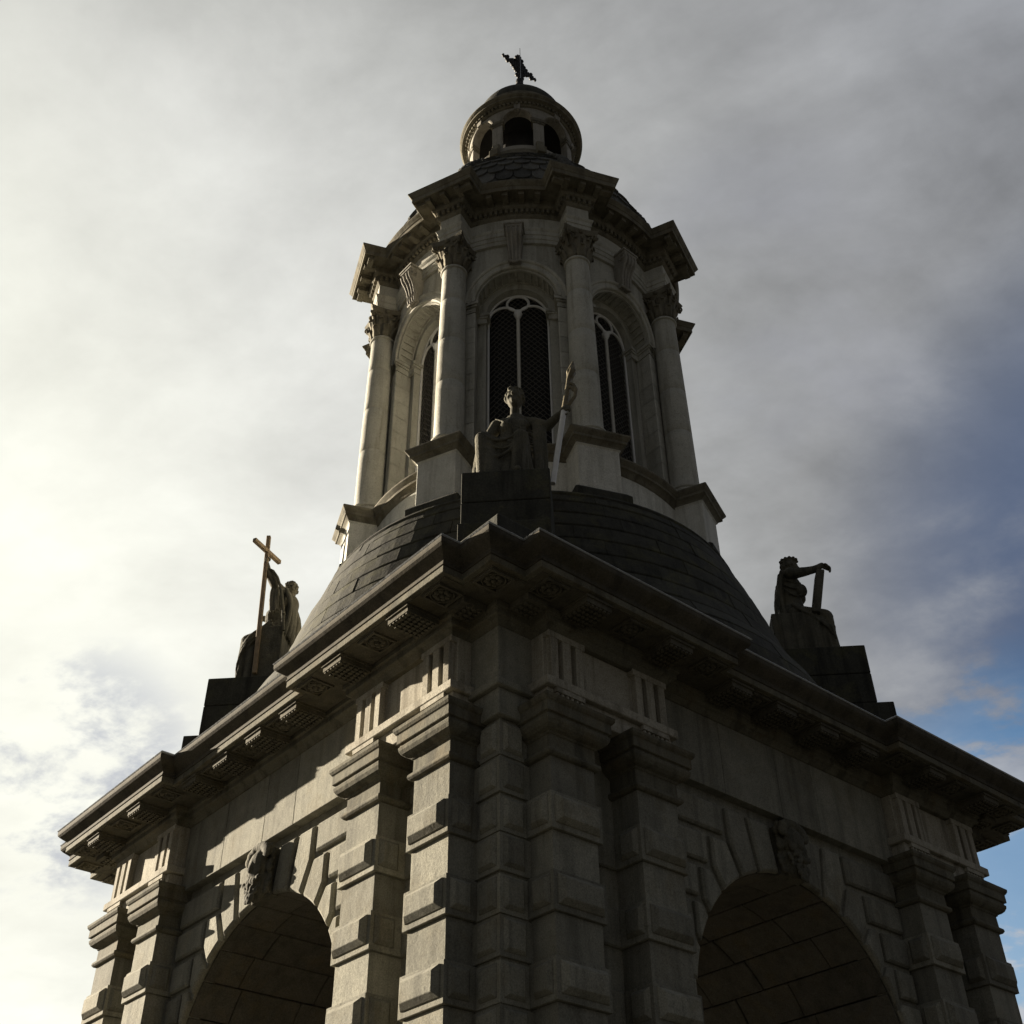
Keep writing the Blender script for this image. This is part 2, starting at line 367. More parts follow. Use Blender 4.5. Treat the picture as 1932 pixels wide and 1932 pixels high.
# --- barrel vault stones behind each arch (groin where the two passages meet)
m = MB(.12); nv = 13
for i in range(nv):
    a0, a1 = pi*i/nv+.004, pi*(i+1)/nv-.004
    am = (a0+a1)/2; dmin = max(abs(ARC_R*cos(am)), .05); cuts = [dmin]; x = dmin + rnd.uniform(.4, .9)
    while x < 3.6: cuts.append(x); x += rnd.uniform(.75, 1.05)
    cuts.append(4.0)
    for d0, d1 in zip(cuts[:-1], cuts[1:]):
        d0 += .005; d1 -= .005; jit = rnd.uniform(-.006, .006); ns = 4; rings = []
        for d in (d0, d1):
            ring = [(cos(a0+(a1-a0)*j/ns)*(ARC_R+jit), -d, ARC_Z+sin(a0+(a1-a0)*j/ns)*(ARC_R+jit)) for j in range(ns+1)]
            ring += [(cos(a0+(a1-a0)*j/ns)*(ARC_R+.3), -d, ARC_Z+sin(a0+(a1-a0)*j/ns)*(ARC_R+.3)) for j in range(ns, -1, -1)]
            rings.append(ring)
        m.loft(rings)
zz = ARC_Z-.008
while zz > -1.6:
    z0 = max(zz-.52, -1.6)
    for s_ in (-1, 1):
        cuts = [1.72, rnd.uniform(2.4, 3.3), 3.99]
        for d0, d1 in zip(cuts[:-1], cuts[1:]):
            a, b = sorted((s_*ARC_R, s_*1.74)); m.fbox(a, b, d0+.004, d1-.004, z0, zz)
    zz -= .528
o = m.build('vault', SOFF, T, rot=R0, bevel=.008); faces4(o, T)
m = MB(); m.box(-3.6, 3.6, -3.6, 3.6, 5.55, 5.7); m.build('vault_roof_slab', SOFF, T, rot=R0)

# --- pilasters (two pairs a face) with capitals
def pilaster(cu):
    p = MB(.22); hw = .275
    zt_ = 5.06
    for b in BANDS:
        p.fbox(cu-hw, cu+hw, 3.95, 4.33+rnd.uniform(-.004, .004), b+.352, zt_); zt_ = b-.002
    p.fbox(cu-hw, cu+hw, 3.95, 4.33, -1.1, zt_)
    p.fbox(cu-hw-.06, cu+hw+.06, 3.95, 4.40, -1.6, -1.1)
    for b in BANDS:
        t = b+.35; a0, a1 = cu-hw-.035, cu+hw+.035
        p.fbox(a0, a1, 3.96, 4.365, b, t)
        p.panel([(a0+.045, b+.055), (a1-.045, b+.055), (a1-.045, t-.03), (a0+.045, t-.03)], ff, 4.36, 4.425+rnd.uniform(-.004, .004), .048)
        for s_ in (-1, 1):
            e = cu+s_*(hw+.03)
            p.panel([(4.10, b+.055), (4.325, b+.055), (4.325, t-.03), (4.10, t-.03)], lambda a, z, h, e=e, s_=s_: (e+s_*h, -a, z), 0, .048, .036)
    return p
def capital(cu):
    c = MB(); hw = .275
    prof = [(0, 5.055), (.035, 5.06), (.055, 5.085), (.05, 5.115), (.015, 5.135), (.013, 5.27), (.030, 5.275), (.032, 5.29), (.070, 5.305), (.100, 5.33), (.120, 5.365), (.126, 5.40), (.112, 5.41), (.108, 5.43), (.136, 5.435), (.136, 5.535), (.15, 5.545), (.166, 5.57), (.170, 5.605), (.0, 5.61)]
    rings = [[(cu-hw-q, -(4.33+q), z), (cu+hw+q, -(4.33+q), z), (cu+hw+q, -3.95, z), (cu-hw-q, -3.95, z)] for q, z in prof]
    c.loft(rings); return c
for cu in (3.41, 2.295, -2.295, -3.41):
    p = pilaster(cu).build('pilaster', GRAN, T, rot=R0, bevel=.004)
    capital(cu).build('capital', GRAN_C, p, bevel=.006)
    faces4(p, T)

# --- corner pier in the re-entrant corner: panelled courses
m = MB(.22); zt = 5.42; k = 0; bounds = []
zb = 5.06
bounds.append((5.07, 5.45))
while zb > -1.6: bounds.append((max(zb-.3625, -1.6), zb)); zb -= .3625
m.fbox(3.55, 4.015, 3.55, 4.015, -1.6, 5.5)
for i, (z0, z1) in enumerate(bounds):
    pr = 4.045 if i % 2 else 4.03
    m.fbox(3.56, pr, 3.56, pr, z0+.012, z1-.012)
    for sw in (0, 1):
        fn = (lambda a, z, h: (a, -h, z)) if sw == 0 else (lambda a, z, h: (h, -a, z))
        m.panel([(3.76, z0+.055), (pr-.04, z0+.055), (pr-.04, z1-.03), (3.76, z1-.03)], fn, pr-.01, pr+.034, .030)
o = m.build('corner_pier', GRAN, T, rot=R0, bevel=.008); faces4(o, T)
# --- corner entablature above the corner pier
m = MB(.05)
for q, z0, z1 in ((4.085, 5.46, 5.74), (4.14, 5.74, 5.82), (4.10, 5.82, 6.42)): m.fbox(3.5, q, 3.5, q, z0, z1)
o = m.build('corner_frieze', GRAN, T, rot=R0, bevel=.01); faces4(o, T)

# --- entablature over each pair of pilasters
def pav(sg):
    m = MB(.04)
    def bx(u0, u1, d, z0, z1): m.fbox(min(sg*u0, sg*u1), max(sg*u0, sg*u1), 3.9, d, z0, z1)
    bx(1.995, 3.685, 4.325, 5.60, 5.785); bx(1.945, 3.735, 4.385, 5.785, 5.88); bx(2.005, 3.675, 4.265, 5.88, 6.42)
    return m
def trig(cu):
    m = MB(); w = .235; d1 = 4.345
    # three raised bars with two V channels and half channels at the edges
    xs = [(-w+.02, -w+.115), (-.055, .055), (w-.115, w-.02)]
    for a, b in xs: m.panel([(cu+a, 5.885), (cu+b, 5.885), (cu+b, 6.36), (cu+a, 6.36)], ff, 4.25, d1, .006)
    m.fbox(cu-w, cu+w, 4.25, 4.275, 5.885, 6.36); m.fbox(cu-w-.01, cu+w+.01, 4.25, 4.345, 6.36, 6.425)
    m.fbox(cu-.185, cu+.185, 4.30, 4.375, 5.735, 5.783)                       # regula
    for k in range(6):
        x = cu-.155+.062*k; m.loft([[(x+r*cos(2*pi*j/6), -4.348+r*sin(2*pi*j/6), z) for j in range(6)] for r, z in ((.018, 5.736), (.026, 5.69))])
    return m
for sg in (-1, 1):
    e = pav(sg).build('pavilion_entablature', PAV, T, rot=R0, bevel=.008)
    for cu in (3.425, 2.26): trig(sg*cu).build('triglyph', PAV, e)
    faces4(e, T)

# --- great cornice round the whole base
def outline(p, z, rec=4.16):
    pts = []
    half = [(1.99-p, rec+p), (1.99-p, 4.33+p), (3.67+p, 4.33+p), (3.67+p, 4.10+p)]
    loc = [(-u, d) for u, d in reversed(half)] + half
    loc = [(-(4.10+p), 4.10+p)] + loc
    for a in FACE:
        for u, d in loc: pts.append((u*cos(a)+d*sin(a), u*sin(a)-d*cos(a), z))
    return pts
m = MB()
PROF = [(-.3, 6.41), (.0, 6.412), (.02, 6.44), (.045, 6.47), (.085, 6.49), (.085, 6.55), (.115, 6.56), (.115, 6.612)]
PROF2 = [(.49, 6.618), (.505, 6.625), (.555, 6.625), (.555, 6.70), (.548, 6.705)]
m.loft([outline(q, z) for q, z in PROF], True, False, False); m.loft([outline(q, z) for q, z in PROF2], True, False, False)
corn = m.build('cornice', GRAN_C, T, bevel=.005)
m = MB()
m.loft([outline(q, z) for q, z in ((.50, 6.702), (.564, 6.706), (.566, 6.724), (.556, 6.730), (.558, 6.765), (.580, 6.785), (.615, 6.812), (.650, 6.842), (.672, 6.868), (.676, 6.89), (.676, 6.925), (.655, 6.938), (.0, 7.10), (-.55, 7.2))], True, False, True)
m.build('gutter_moulding', SOOT, corn, bevel=.004)
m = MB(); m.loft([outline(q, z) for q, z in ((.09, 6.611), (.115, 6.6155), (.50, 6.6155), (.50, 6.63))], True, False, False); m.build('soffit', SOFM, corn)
m = MB(); m.loft([outline(q, z) for q, z in ((.60, 6.955), (.677, 6.927), (.688, 6.938), (.668, 6.962), (.60, 6.975))], True, False, False)
lf = m.build('lead_flashing', LEAD, corn)
def mutule(cu, rec):
    m = MB(); d0, d1 = rec+.115, rec+.515; w = .165
    m.fbox(cu-w, cu+w, d0, d1-.015, 6.532, 6.613); m.fbox(cu-w-.014, cu+w+.014, d0, d1+.004, 6.588, 6.614)
    for i in range(6):
        for j in range(6):
            if j in (2, 3) and 0: continue
            x = cu-.135+.054*i; y = d0+.05+.062*j
            m.loft([[(x+r*cos(2*pi*q/6), -y+r*sin(2*pi*q/6), z) for q in range(6)] for r, z in ((.020, 6.533), (.023, 6.51))])
    return m
def rosette(cu, dd, h=.145, z=6.614):
    m = MB()
    for a, b, c, d in ((-h, h, dd-h, dd-h+.025), (-h, h, dd+h-.025, dd+h), (-h, -h+.025, dd-h+.026, dd+h-.026), (h-.025, h, dd-h+.026, dd+h-.026)): m.fbox(cu+a, cu+b, c, d, z-.022, z)
    m.ball((cu, -dd, z-.01), (.03, .03, .03), 8, 6)
    for k in range(8):
        a = 2*pi*k/8; m.ball((cu+.065*cos(a), -dd+.065*sin(a), z-.006), (.034, .034, .022), 8, 6)
    m.lathe([(.105, z), (.112, z-.018), (.122, z-.018), (.128, z)], 20, (cu, -dd), False, False)
    return m
for cu, rec in ((3.425, 4.33), (2.26, 4.33), (1.13, 4.16), (.38, 4.16)):
    for sg in (-1, 1):
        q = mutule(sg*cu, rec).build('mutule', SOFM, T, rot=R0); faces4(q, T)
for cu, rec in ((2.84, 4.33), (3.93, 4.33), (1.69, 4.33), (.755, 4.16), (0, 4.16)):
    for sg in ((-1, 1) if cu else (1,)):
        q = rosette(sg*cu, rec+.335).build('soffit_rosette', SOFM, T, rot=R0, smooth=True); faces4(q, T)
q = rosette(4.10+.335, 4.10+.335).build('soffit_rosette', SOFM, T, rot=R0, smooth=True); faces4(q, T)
for sw in (0, 1):
    m = MB(); u0, u1, d0, d1 = 3.80, 4.06, 4.22, 4.5
    fb = (lambda a, b, c, d, e, f: m.fbox(a, b, c, d, e, f)) if sw == 0 else (lambda a, b, c, d, e, f: m.fbox(c, d, a, b, e, f))
    fb(u0, u1, d0, d1, 6.54, 6.613)
    for i in range(4):
        for j in range(3):
            x, y = u0+.035+.062*i, d0+.06+.07*j
            if sw: x, y = y, x
            m.loft([[(x+r*cos(2*pi*q_/6), -y+r*sin(2*pi*q_/6), z) for q_ in range(6)] for r, z in ((.02, 6.541), (.023, 6.518))])
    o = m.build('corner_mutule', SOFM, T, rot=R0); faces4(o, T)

# --- blocks rising above the cornice at the four corners
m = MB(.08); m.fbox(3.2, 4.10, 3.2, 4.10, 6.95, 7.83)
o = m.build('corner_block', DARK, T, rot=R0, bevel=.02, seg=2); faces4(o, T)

# --- flared round base in courses of blocks
CP = [(4.42, 6.95), (4.38, 7.30), (4.28, 7.66), (4.12, 7.98), (3.95, 8.26), (3.80, 8.58), (3.70, 8.88), (3.60, 9.18), (3.49, 9.48), (3.37, 9.78), (3.26, 10.06), (3.16, 10.29)]
m = MB(.14)
for i in range(len(CP)-1):
    (ra, za), (rb, zb_) = CP[i], CP[i+1]; nb = int(2*pi*ra/1.15); off = rnd.random()
    for k in range(nb):
        a0 = 2*pi*(k+off)/nb+.0006; a1 = 2*pi*(k+1+off)/nb-.0006; ns = 4; jr = rnd.uniform(-.008, .008); rings = []
        for r, z in ((ra-.5, za+.010), (ra-.025+jr, za+.010), (ra+.010+jr-(ra-rb)*.12, za+.045), (rb+.03+jr, zb_-.010), (rb-.5, zb_-.006)):
            rings.append([(r*cos(a0+(a1-a0)*j/ns), r*sin(a0+(a1-a0)*j/ns), z) for j in range(ns+1)])
        vs = [p for rg in rings for p in rg]; q = ns+1; fs = []
        for a in range(5):
            b = (a+1) % 5
            for j in range(ns): fs.append((a*q+j, a*q+j+1, b*q+j+1, b*q+j))
        fs.append((0, q, 2*q, 3*q, 4*q)); fs.append((4*q+ns, 3*q+ns, 2*q+ns, q+ns, ns))
        m.add(vs, fs)
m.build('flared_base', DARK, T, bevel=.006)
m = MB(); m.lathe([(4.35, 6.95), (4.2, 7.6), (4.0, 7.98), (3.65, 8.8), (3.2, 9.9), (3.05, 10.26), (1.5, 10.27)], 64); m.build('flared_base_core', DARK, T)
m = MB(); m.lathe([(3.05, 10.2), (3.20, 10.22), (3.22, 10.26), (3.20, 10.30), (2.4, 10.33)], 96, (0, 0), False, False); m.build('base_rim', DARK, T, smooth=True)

# --- statue pedestals on the three corners in sight and the hidden one
m = MB(.05)
m.box(-.526, .526, -4.84, -3.4, 8.785, 9.25); m.box(-.526, .526, -4.84, -3.3, 8.31, 8.777); m.box(-.53, .53, -5.06, -3.3, 6.97, 8.305)
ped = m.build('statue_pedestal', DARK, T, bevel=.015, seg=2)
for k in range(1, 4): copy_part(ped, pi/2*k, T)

# --- ring of pedestals under the columns
A8 = [radians(22.5+45*k) for k in range(8)]
m = MB(.05)
PP = [(.10, 10.24), (.10, 10.45), (.045, 10.52), (.0, 10.55), (.0, 11.33), (.02, 11.35), (.03, 11.38), (.07, 11.42), (.09, 11.425), (.09, 11.47), (.115, 11.50), (.14, 11.535), (.14, 11.565), (.12, 11.58), (-.1, 11.60)]
m.loft([[(-(.32+q), -(3.04+q), z), (.32+q, -(3.04+q), z), (.32+q, -2.3, z), (-(.32+q), -2.3, z)] for q, z in PP])
pd = m.build('column_pedestal', DADO, T, rot=A8[0], bevel=.008)
m = MB(); m.loft([[(-(.323+q), -(3.043+q), z), (.323+q, -(3.043+q), z), (.323+q, -2.3, z), (-(.323+q), -2.3, z)] for q, z in PP[5:]])
pcap = m.build('pedestal_cap', LIME_C, pd, bevel=.008)
m = MB(); m.loft([[(-(.323+q), -(3.043+q), z), (.323+q, -(3.043+q), z), (.323+q, -2.3, z), (-(.323+q), -2.3, z)] for q, z in PP[:4]]); m.build('plinth', DARK, pd, bevel=.006)
for k in range(1, 8): copy_part(pd, radians(45*k), T)
m = MB(); m.lathe([(2.70, 10.24), (2.70, 10.45), (2.65, 10.52), (2.62, 10.55), (2.62, 11.33)], 96, (0, 0), False, False); m.build('dado_ring', DADO, T, smooth=True)
m = MB(); m.lathe([(2.623, 11.33)]+[(2.623+q, z) for q, z in PP[5:-1]]+[(2.3, 11.62)], 96, (0, 0), False, False); m.build('sill_moulding', LIME_C, T, smooth=True)

# --- round drum with eight arched openings
def cyl(t, R, z): return (t, -sqrt(R*R-t*t), z)
def opening(r, zs, zsill, n=20):
    return [(-r, zsill), (-r, (zsill+zs)/2)] + [(-r*cos(pi*i/n), zs+r*sin(pi*i/n)) for i in range(n+1)] + [(r, (zsill+zs)/2), (r, zsill)]
def shell(m, R, r, zs, zsill, z0, z1, R2, half=22.5, r2=None, R3=None):
    ha = R*sin(radians(half)); nz = 6
    def quad(a, b, za0, zb0, za1, zb1): m.add([cyl(a, R, za0), cyl(b, R, zb0), cyl(b, R, zb1), cyl(a, R, za1)], [(0, 1, 2, 3)])
    for s_ in (-1, 1):
        for i in range(4):
            a = s_*(r+(ha-r)*i/4); b = s_*(r+(ha-r)*(i+1)/4); quad(a, b, z0, z0, z1, z1)
    n = 24
    for i in range(n):
        a = -r*cos(pi*i/n); b = -r*cos(pi*(i+1)/n); za = zs+sqrt(max(r*r-a*a, 0)); zb = zs+sqrt(max(r*r-b*b, 0))
        quad(a, b, za, zb, z1, z1)
        if zsill > z0+.01: quad(a, b, z0, z0, zsill, zsill)
    op = opening(r, zs, zsill)
    m.loft([[cyl(t, R, z) for t, z in op], [cyl(t, R2, z) for t, z in op]], True, False, False)
    if r2:
        op2 = opening(r2, zs, zsill)
        m.loft([[cyl(t, R2, z) for t, z in op], [cyl(t, R2, z) for t, z in op2], [cyl(t, R3, z) for t, z in op2]], True, False, False)
m = MB(); shell(m, 2.50, .69, 15.09, 11.61, 11.6, 16.42, 2.20, 22.5, .53, 1.98)
for z in [12.05+.43*k for k in range(7)]:      # shallow joints on the pier faces
    pass
drum = m.build('belfry_bay', LIME, T, smooth=True, angle=40)
# archivolt
m = MB(); AV = [(.0, 2.49), (.0, 2.535), (.015, 2.55), (.055, 2.55), (.065, 2.535), (.12, 2.54), (.13, 2.56), (.155, 2.575), (.175, 2.575), (.18, 2.49)]
rings = []
for i in range(33):
    a = pi*i/32; rings.append([cyl(-(.69+q)*cos(a), R, 15.09+(.69+q)*sin(a)) for q, R in AV])
m.loft(rings, False, False, False)
m.build('archivolt', LIME, drum, smooth=True)
# fluted soffit: raised ribs across the reveal
m = MB()
for i in range(17):
    a = pi*(i+.5)/17
    for rr_, w in ((.69, .022),):
        rings = []
        for R in (2.47, 2.23):
            ring = []
            for da, dr in ((-w/.69, .005), (-w/.69*.6, -.028), (w/.69*.6, -.028), (w/.69, .005)):
                ring.append(cyl(-(rr_+dr)*cos(a+da), R, 15.09+(rr_+dr)*sin(a+da)))
            rings.append(ring)
        m.loft(rings)
for R in (2.475, 2.205):
    rings = []
    for i in range(33):
        a = pi*i/32; rings.append([cyl(-(.69+dr)*cos(a), R+e, 15.09+(.69+dr)*sin(a)) for dr, e in ((.004, -.02), (-.034, -.02), (-.034, .02), (.004, .02))])
    m.loft(rings)
m.build('fluted_soffit', LIME, drum, smooth=True)
# imposts wrapping the jambs
for s_ in (-1, 1):
    m = MB()
    for q, z0, z1 in ((.02, 14.86, 14.90), (.035, 14.98, 15.02), (.06, 15.02, 15.085), (.012, 14.90, 14.98)):
        path = [(.92, 2.49+q), (.69-q, 2.50+q), (.69-q, 2.26), (.53-q, 2.20+q), (.53-q, 1.97)]
        top = [cyl(s_*t, R, z1) if 1 else 0 for t, R in path]; bot = [cyl(s_*t, R, z0) for t, R in path]
        inn_t = [cyl(s_*(t+.12), R-.12 if i < 1 else R, z1) for i, (t, R) in enumerate(path)]; inn_b = [cyl(s_*(t+.12), R-.12 if i < 1 else R, z0) for i, (t, R) in enumerate(path)]
        rings = [list(r) for r in zip(bot, top, inn_t, inn_b)]; m.loft(rings)
    m.build('impost', LIME, drum, bevel=.006)
# courses of the jamb piers: thin proud stones with hairline joints
for s_ in (-1, 1):
    m = MB(.10)
    z = 11.66; k = 0
    while z < 14.8:
        z1 = min(z+.355, 14.85)
        path = [(.695, 2.512), (.74, 2.512), (.80, 2.512), (.86, 2.512)]
        vs = []
        for t, R in path: vs += [cyl(s_*t, R, z+.006), cyl(s_*t, R, z1-.006)]
        vs += [cyl(s_*.678, 2.50, z+.006), cyl(s_*.678, 2.50, z1-.006), cyl(s_*.678, 2.22, z+.006), cyl(s_*.678, 2.22, z1-.006)]
        m.add(vs, [(0, 1, 3, 2), (2, 3, 5, 4), (4, 5, 7, 6), (0, 8, 9, 1), (8, 10, 11, 9), (0, 2, 4, 6), (1, 7, 5, 3), ])
        z = z1
    m.build('jamb_stones', LIME, drum)
# scroll keystone: side profile extruded, fluted front
def scroll():
    m = MB()
    def P(r, z, x): return (x, -r, z)
    prof = [(2.46, 16.60), (2.86, 16.60), (2.86, 16.555), (2.84, 16.54), (2.86, 16.46), (2.83, 16.36), (2.76, 16.27), (2.71, 16.16), (2.68, 16.04), (2.68, 15.94), (2.66, 15.87), (2.60, 15.83), (2.46, 15.83)]
    def wid(z): return .115+.06*(z-15.83)/.77
    m.loft([[P(r, z, -wid(z)) for r, z in prof], [P(r, z, wid(z)) for r, z in prof]])
    m.fbox(-.205, .205, 2.46, 2.88, 16.60, 16.635)
    for x in (-1, -.36, .36, 1):
        m.tube([P(r+.004, z, x*wid(z)*.82) for r, z in prof[3:12]], .024, 6)
    for s_ in (-1, 1):
        pts = []
        for i in range(26):
            t = i/25*2*pi*2.0; rr_ = .085*(1-i/29); pts.append(P(2.77+rr_*cos(t+.6), 16.46+rr_*sin(t+.6), s_*(wid(16.46)+.004)))
        m.tube(pts, .013, 6)
    for k in range(7):
        a = k-3; m.ball((a*.035, -2.66-.02*(1-abs(a)/3), 15.83-.012*(3-abs(a))), .034, 8, 6)
    return m
sk = scroll(); sk.v = [(x*.86, -2.48+(y+2.48)*.88, z) for x, y, z in sk.v]; sk.build('scroll_keystone', LANT, drum, smooth=True, bevel=0)
# window: netting with white tracery before dark boarding
def net():
    m = MB(); R = 2.035; r = .50; zs = 15.09; p = .105
    def inside(t, z): return abs(t) < r and z > 11.66 and (z < zs or t*t+(z-zs)**2 < r*r)
    rows = int((15.62-11.62)/.058)
    for i in range(rows):
        z = 11.64+i*.058; off = 0 if i % 2 else p/2; k = -6
        while k < 6:
            t0 = k*p+off
            pts = []
            for j in range(5):
                t = t0+p*j/4; zz_ = z+.058*abs(sin(pi*j/4))
                pts.append((t, zz_))
            if all(inside(t, z_) for t, z_ in pts): m.tube([cyl(t, R, z_) for t, z_ in pts], .0075, 4)
            k += 1
    return m
win = net().build('belfry_window', NETM, T)
m = MB(); R = 2.06; zs = 15.09; r = .505
op = opening(r, zs, 11.63, 28)
m.tube([cyl(t, R, z) for t, z in op], .022, 6)
m.tube([cyl(0, R, 11.62+.1*i) for i in range(36)], .024, 8)
for i in range(100):                                     # rope twist on the mullion
    z = 11.64+.0345*i; m.ball((0, -R-.004, z), (.034, .034, .0145), 8, 4)
m.lathe([(.03, 15.03), (.05, 15.05), (.06, 15.09), (.075, 15.12), (.075, 15.14), (.03, 15.15)], 10, (0, -R))
for c in (-.255, .255):
    m.tube([cyl(c-.245*cos(pi*i/20), R, 15.09+.245*sin(pi*i/20)) for i in range(21)], .024, 6)
m.tube([(lambda a: cyl(.185*cos(a), R, 15.40+.175*sin(a)))(2*pi*i/32) for i in range(33)], .024, 6)
m.build('tracery', WHITE, win, smooth=True)
m = MB()
for k in range(6):
    t0 = -.56+.19*k
    m.loft([[cyl(t0, 1.90, z), cyl(t0+.184, 1.90, z), cyl(t0+.184, 1.86, z), cyl(t0, 1.86, z)] for z in (11.6, 15.7)])
m.build('shutter_boards', BLACK, win)
for k in range(1, 8):
    copy_part(drum, radians(45*k), T); copy_part(win, radians(45*k), T)
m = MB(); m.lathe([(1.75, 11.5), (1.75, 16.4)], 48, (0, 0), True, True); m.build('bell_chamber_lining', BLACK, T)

# --- Corinthian columns
def col_c(k): return A8[k]
m = MB(); cx, cy = 0, -2.72
prof = [(.31, 11.60), (.31, 11.66), (.30, 11.665), (.315, 11.70), (.30, 11.74), (.265, 11.75), (.262, 11.78), (.285, 11.80), (.28, 11.835), (.25, 11.85), (.232, 11.88)]
for i in range(1, 21):
    t = i/20; z = 11.88+(15.68-11.88)*t; rr_ = .230-.032*(t**1.6)
    prof.append((rr_, z))
    if i in (6, 11, 16): prof += [(rr_-.006, z+.006), (rr_-.006, z+.012), (rr_, z+.018)]
prof += [(.198, 15.69), (.222, 15.70), (.228, 15.72), (.222, 15.74), (.20, 15.75)]
m.lathe(prof, 40, (cx, cy))
colo = m.build('column', LIME, T, rot=A8[0], smooth=True, angle=50)
def leaf(m, ang, r0, z0, h, w, out):
    path = [(r0, z0), (r0+.012, z0+h*.3), (r0+.03, z0+h*.6), (r0+.06, z0+h*.86), (r0+out*.8, z0+h), (r0+out, z0+h*.95), (r0+out*1.02, z0+h*.82)]
    ww = [w*.85, w*1.05, w*.9, w*1.0, w*.75, w*.55, w*.2]; vs = []
    er, et = Vector((cos(ang), sin(ang), 0)), Vector((-sin(ang), cos(ang), 0))
    for (r, z), b in zip(path, ww):
        for q, lift_ in ((-1, -.012), (-.5, .006), (0, -.004), (.5, .006), (1, -.012)): vs.append(Vector((cx, cy, z)) + er*(r+lift_) + et*b*q)
    fs = [(i*5+j, i*5+j+1, i*5+j+6, i*5+j+5) for i in range(6) for j in range(4)]
    m.add(vs, fs)
m = MB()
m.lathe([(.197, 15.74), (.20, 15.95), (.205, 16.15), (.235, 16.27), (.25, 16.31)], 24, (cx, cy))
hb = .30; ab = []
for k in range(4):
    a = pi/2*k
    for t in (-1, -.9, -.5, 0, .5, .9):
        rr_ = hb - (.055*(1-t*t) if abs(t) < 1 else 0)
        p = Vector((t*hb, -rr_, 0)) if abs(t) < 1 else Vector((-hb*.98, -hb*.98, 0)); p.rotate(Matrix.Rotation(a, 3, 'Z')); ab.append(p)
m.loft([[(cx+p.x*s_, cy+p.y*s_, z) for p in ab] for s_, z in ((.93, 16.30), (1.0, 16.325), (1.0, 16.36), (1.05, 16.385), (1.05, 16.405))])
for k in range(4):
    a = pi/4+pi/2*k
    for sg in (-1, 1):
        pts = []
        for i in range(22):
            t = i/21
            if t < .45: q = t/.45; r = .24+.10*q; z = 16.02+.27*q**.8
            else:
                q = (t-.45)/.55; th = pi*.55-q*2*pi*1.2; rr_ = .05*(1-.6*q); r = .352+rr_*cos(th); z = 16.245+rr_*sin(th)
            aa = a+sg*(.16*(1-t)); pts.append((cx+r*cos(aa), cy+r*sin(aa), z))
        m.tube(pts, .018, 6)
for k in range(4):       # small flower on each abacus face
    a = pi/2*k; m.ball((cx+.255*cos(a), cy+.255*sin(a), 16.345), (.045, .045, .05), 8, 6)
    for sg in (-1, 1):
        pts = [(cx+(.22+.03*sin(i/9*pi))*cos(a+sg*(.28-.2*i/9)), cy+(.22+.03*sin(i/9*pi))*sin(a+sg*(.28-.2*i/9)), 16.05+.2*i/9) for i in range(10)]
        m.tube(pts, .013, 5)
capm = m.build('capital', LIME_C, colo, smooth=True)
m = MB()
for k in range(8):
    leaf(m, 2*pi*k/8, .203, 15.75, .24, .078, .10); leaf(m, 2*pi*(k+.5)/8, .206, 15.80, .36, .075, .11)
for k in range(4):
    for sg in (-1, 1): leaf(m, pi/4+pi/2*k+sg*.13, .21, 15.95, .30, .05, .12)
m.build('acanthus_leaves', LIME_C, colo, solid=.012, smooth=True)
for k in range(1, 8): copy_part(colo, radians(45*k), T)

# --- belfry entablature breaking forward over each column
def ring8(p, z, Rw=2.55, Rb=2.90, hb=.20, n=10):
    pts = []; t = hb+p; a0 = asin(t/(Rw+p))
    for a in A8:
        pts += [((x*cos(a)+y*sin(a)), (x*sin(a)-y*cos(a)), z) for x, y in ((-t, sqrt((Rw+p)**2-t*t)), (-t, Rb+p), (t, Rb+p), (t, sqrt((Rw+p)**2-t*t)))]
        for i in range(1, n):
            b = a+a0+(radians(45)-2*a0)*i/n; pts.append(((Rw+p)*sin(b), -(Rw+p)*cos(b), z))
    return pts
m = MB()
EP = [(-.16, 16.405), (.0, 16.407), (.0, 16.50), (.016, 16.503), (.016, 16.60), (.032, 16.603), (.032, 16.69), (.05, 16.72), (.062, 16.75), (.06, 16.765), (.0, 16.78), (.0, 17.07)]
m.loft([ring8(q, z) for q, z in EP], True, True, False)
m.build('belfry_entablature', LIME, T, bevel=.005)
m = MB()
CO = [(.0, 17.07), (.02, 17.09), (.045, 17.12), (.05, 17.13), (.05, 17.245), (.09, 17.255), (.12, 17.285), (.125, 17.30), (.125, 17.425), (.36, 17.425), (.362, 17.405), (.385, 17.403), (.385, 17.50), (.40, 17.51), (.41, 17.535), (.43, 17.57), (.444, 17.60), (.444, 17.62), (.43, 17.632), (.15, 17.70), (-.15, 17.76)]
m.loft([ring8(q, z) for q, z in CO], True, False, False)
def radial(a, r, z): return Vector((r*sin(a), -r*cos(a), z))
def rbox(m, a, t, r0, r1, w, z0, z1):
    er = Vector((sin(a), -cos(a), 0)); et = Vector((cos(a), sin(a), 0)); c = er*(r0+r1)/2 + et*t + Vector((0, 0, (z0+z1)/2))
    m.obox(c, er, et, (0, 0, 1), (r1-r0)/2, w/2, (z1-z0)/2)
def rbox2(m, a, t0, t1, rc, w, z0, z1):
    er = Vector((sin(a), -cos(a), 0)); et = Vector((cos(a), sin(a), 0)); c = er*rc + et*(t0+t1)/2 + Vector((0, 0, (z0+z1)/2))
    m.obox(c, er, et, (0, 0, 1), w/2, abs(t1-t0)/2, (z1-z0)/2)
a22 = asin(.25/2.6)
for k in range(8):
    a = A8[k]
    for i in range(16):                                        # dentils along the curve
        b = a+a22+.035+(radians(45)-2*a22-.07)*i/15; rbox(m, b, 0, 2.58, 2.655, .052, 17.15, 17.243)
    for i in range(5): rbox(m, a, -.2+.1*i, 2.93, 3.005, .052, 17.15, 17.243)
    for sg in (-1, 1):
        for i in range(3): rbox2(m, a, sg*.235, sg*.302, 2.90-.1*i, .052, 17.15, 17.243)
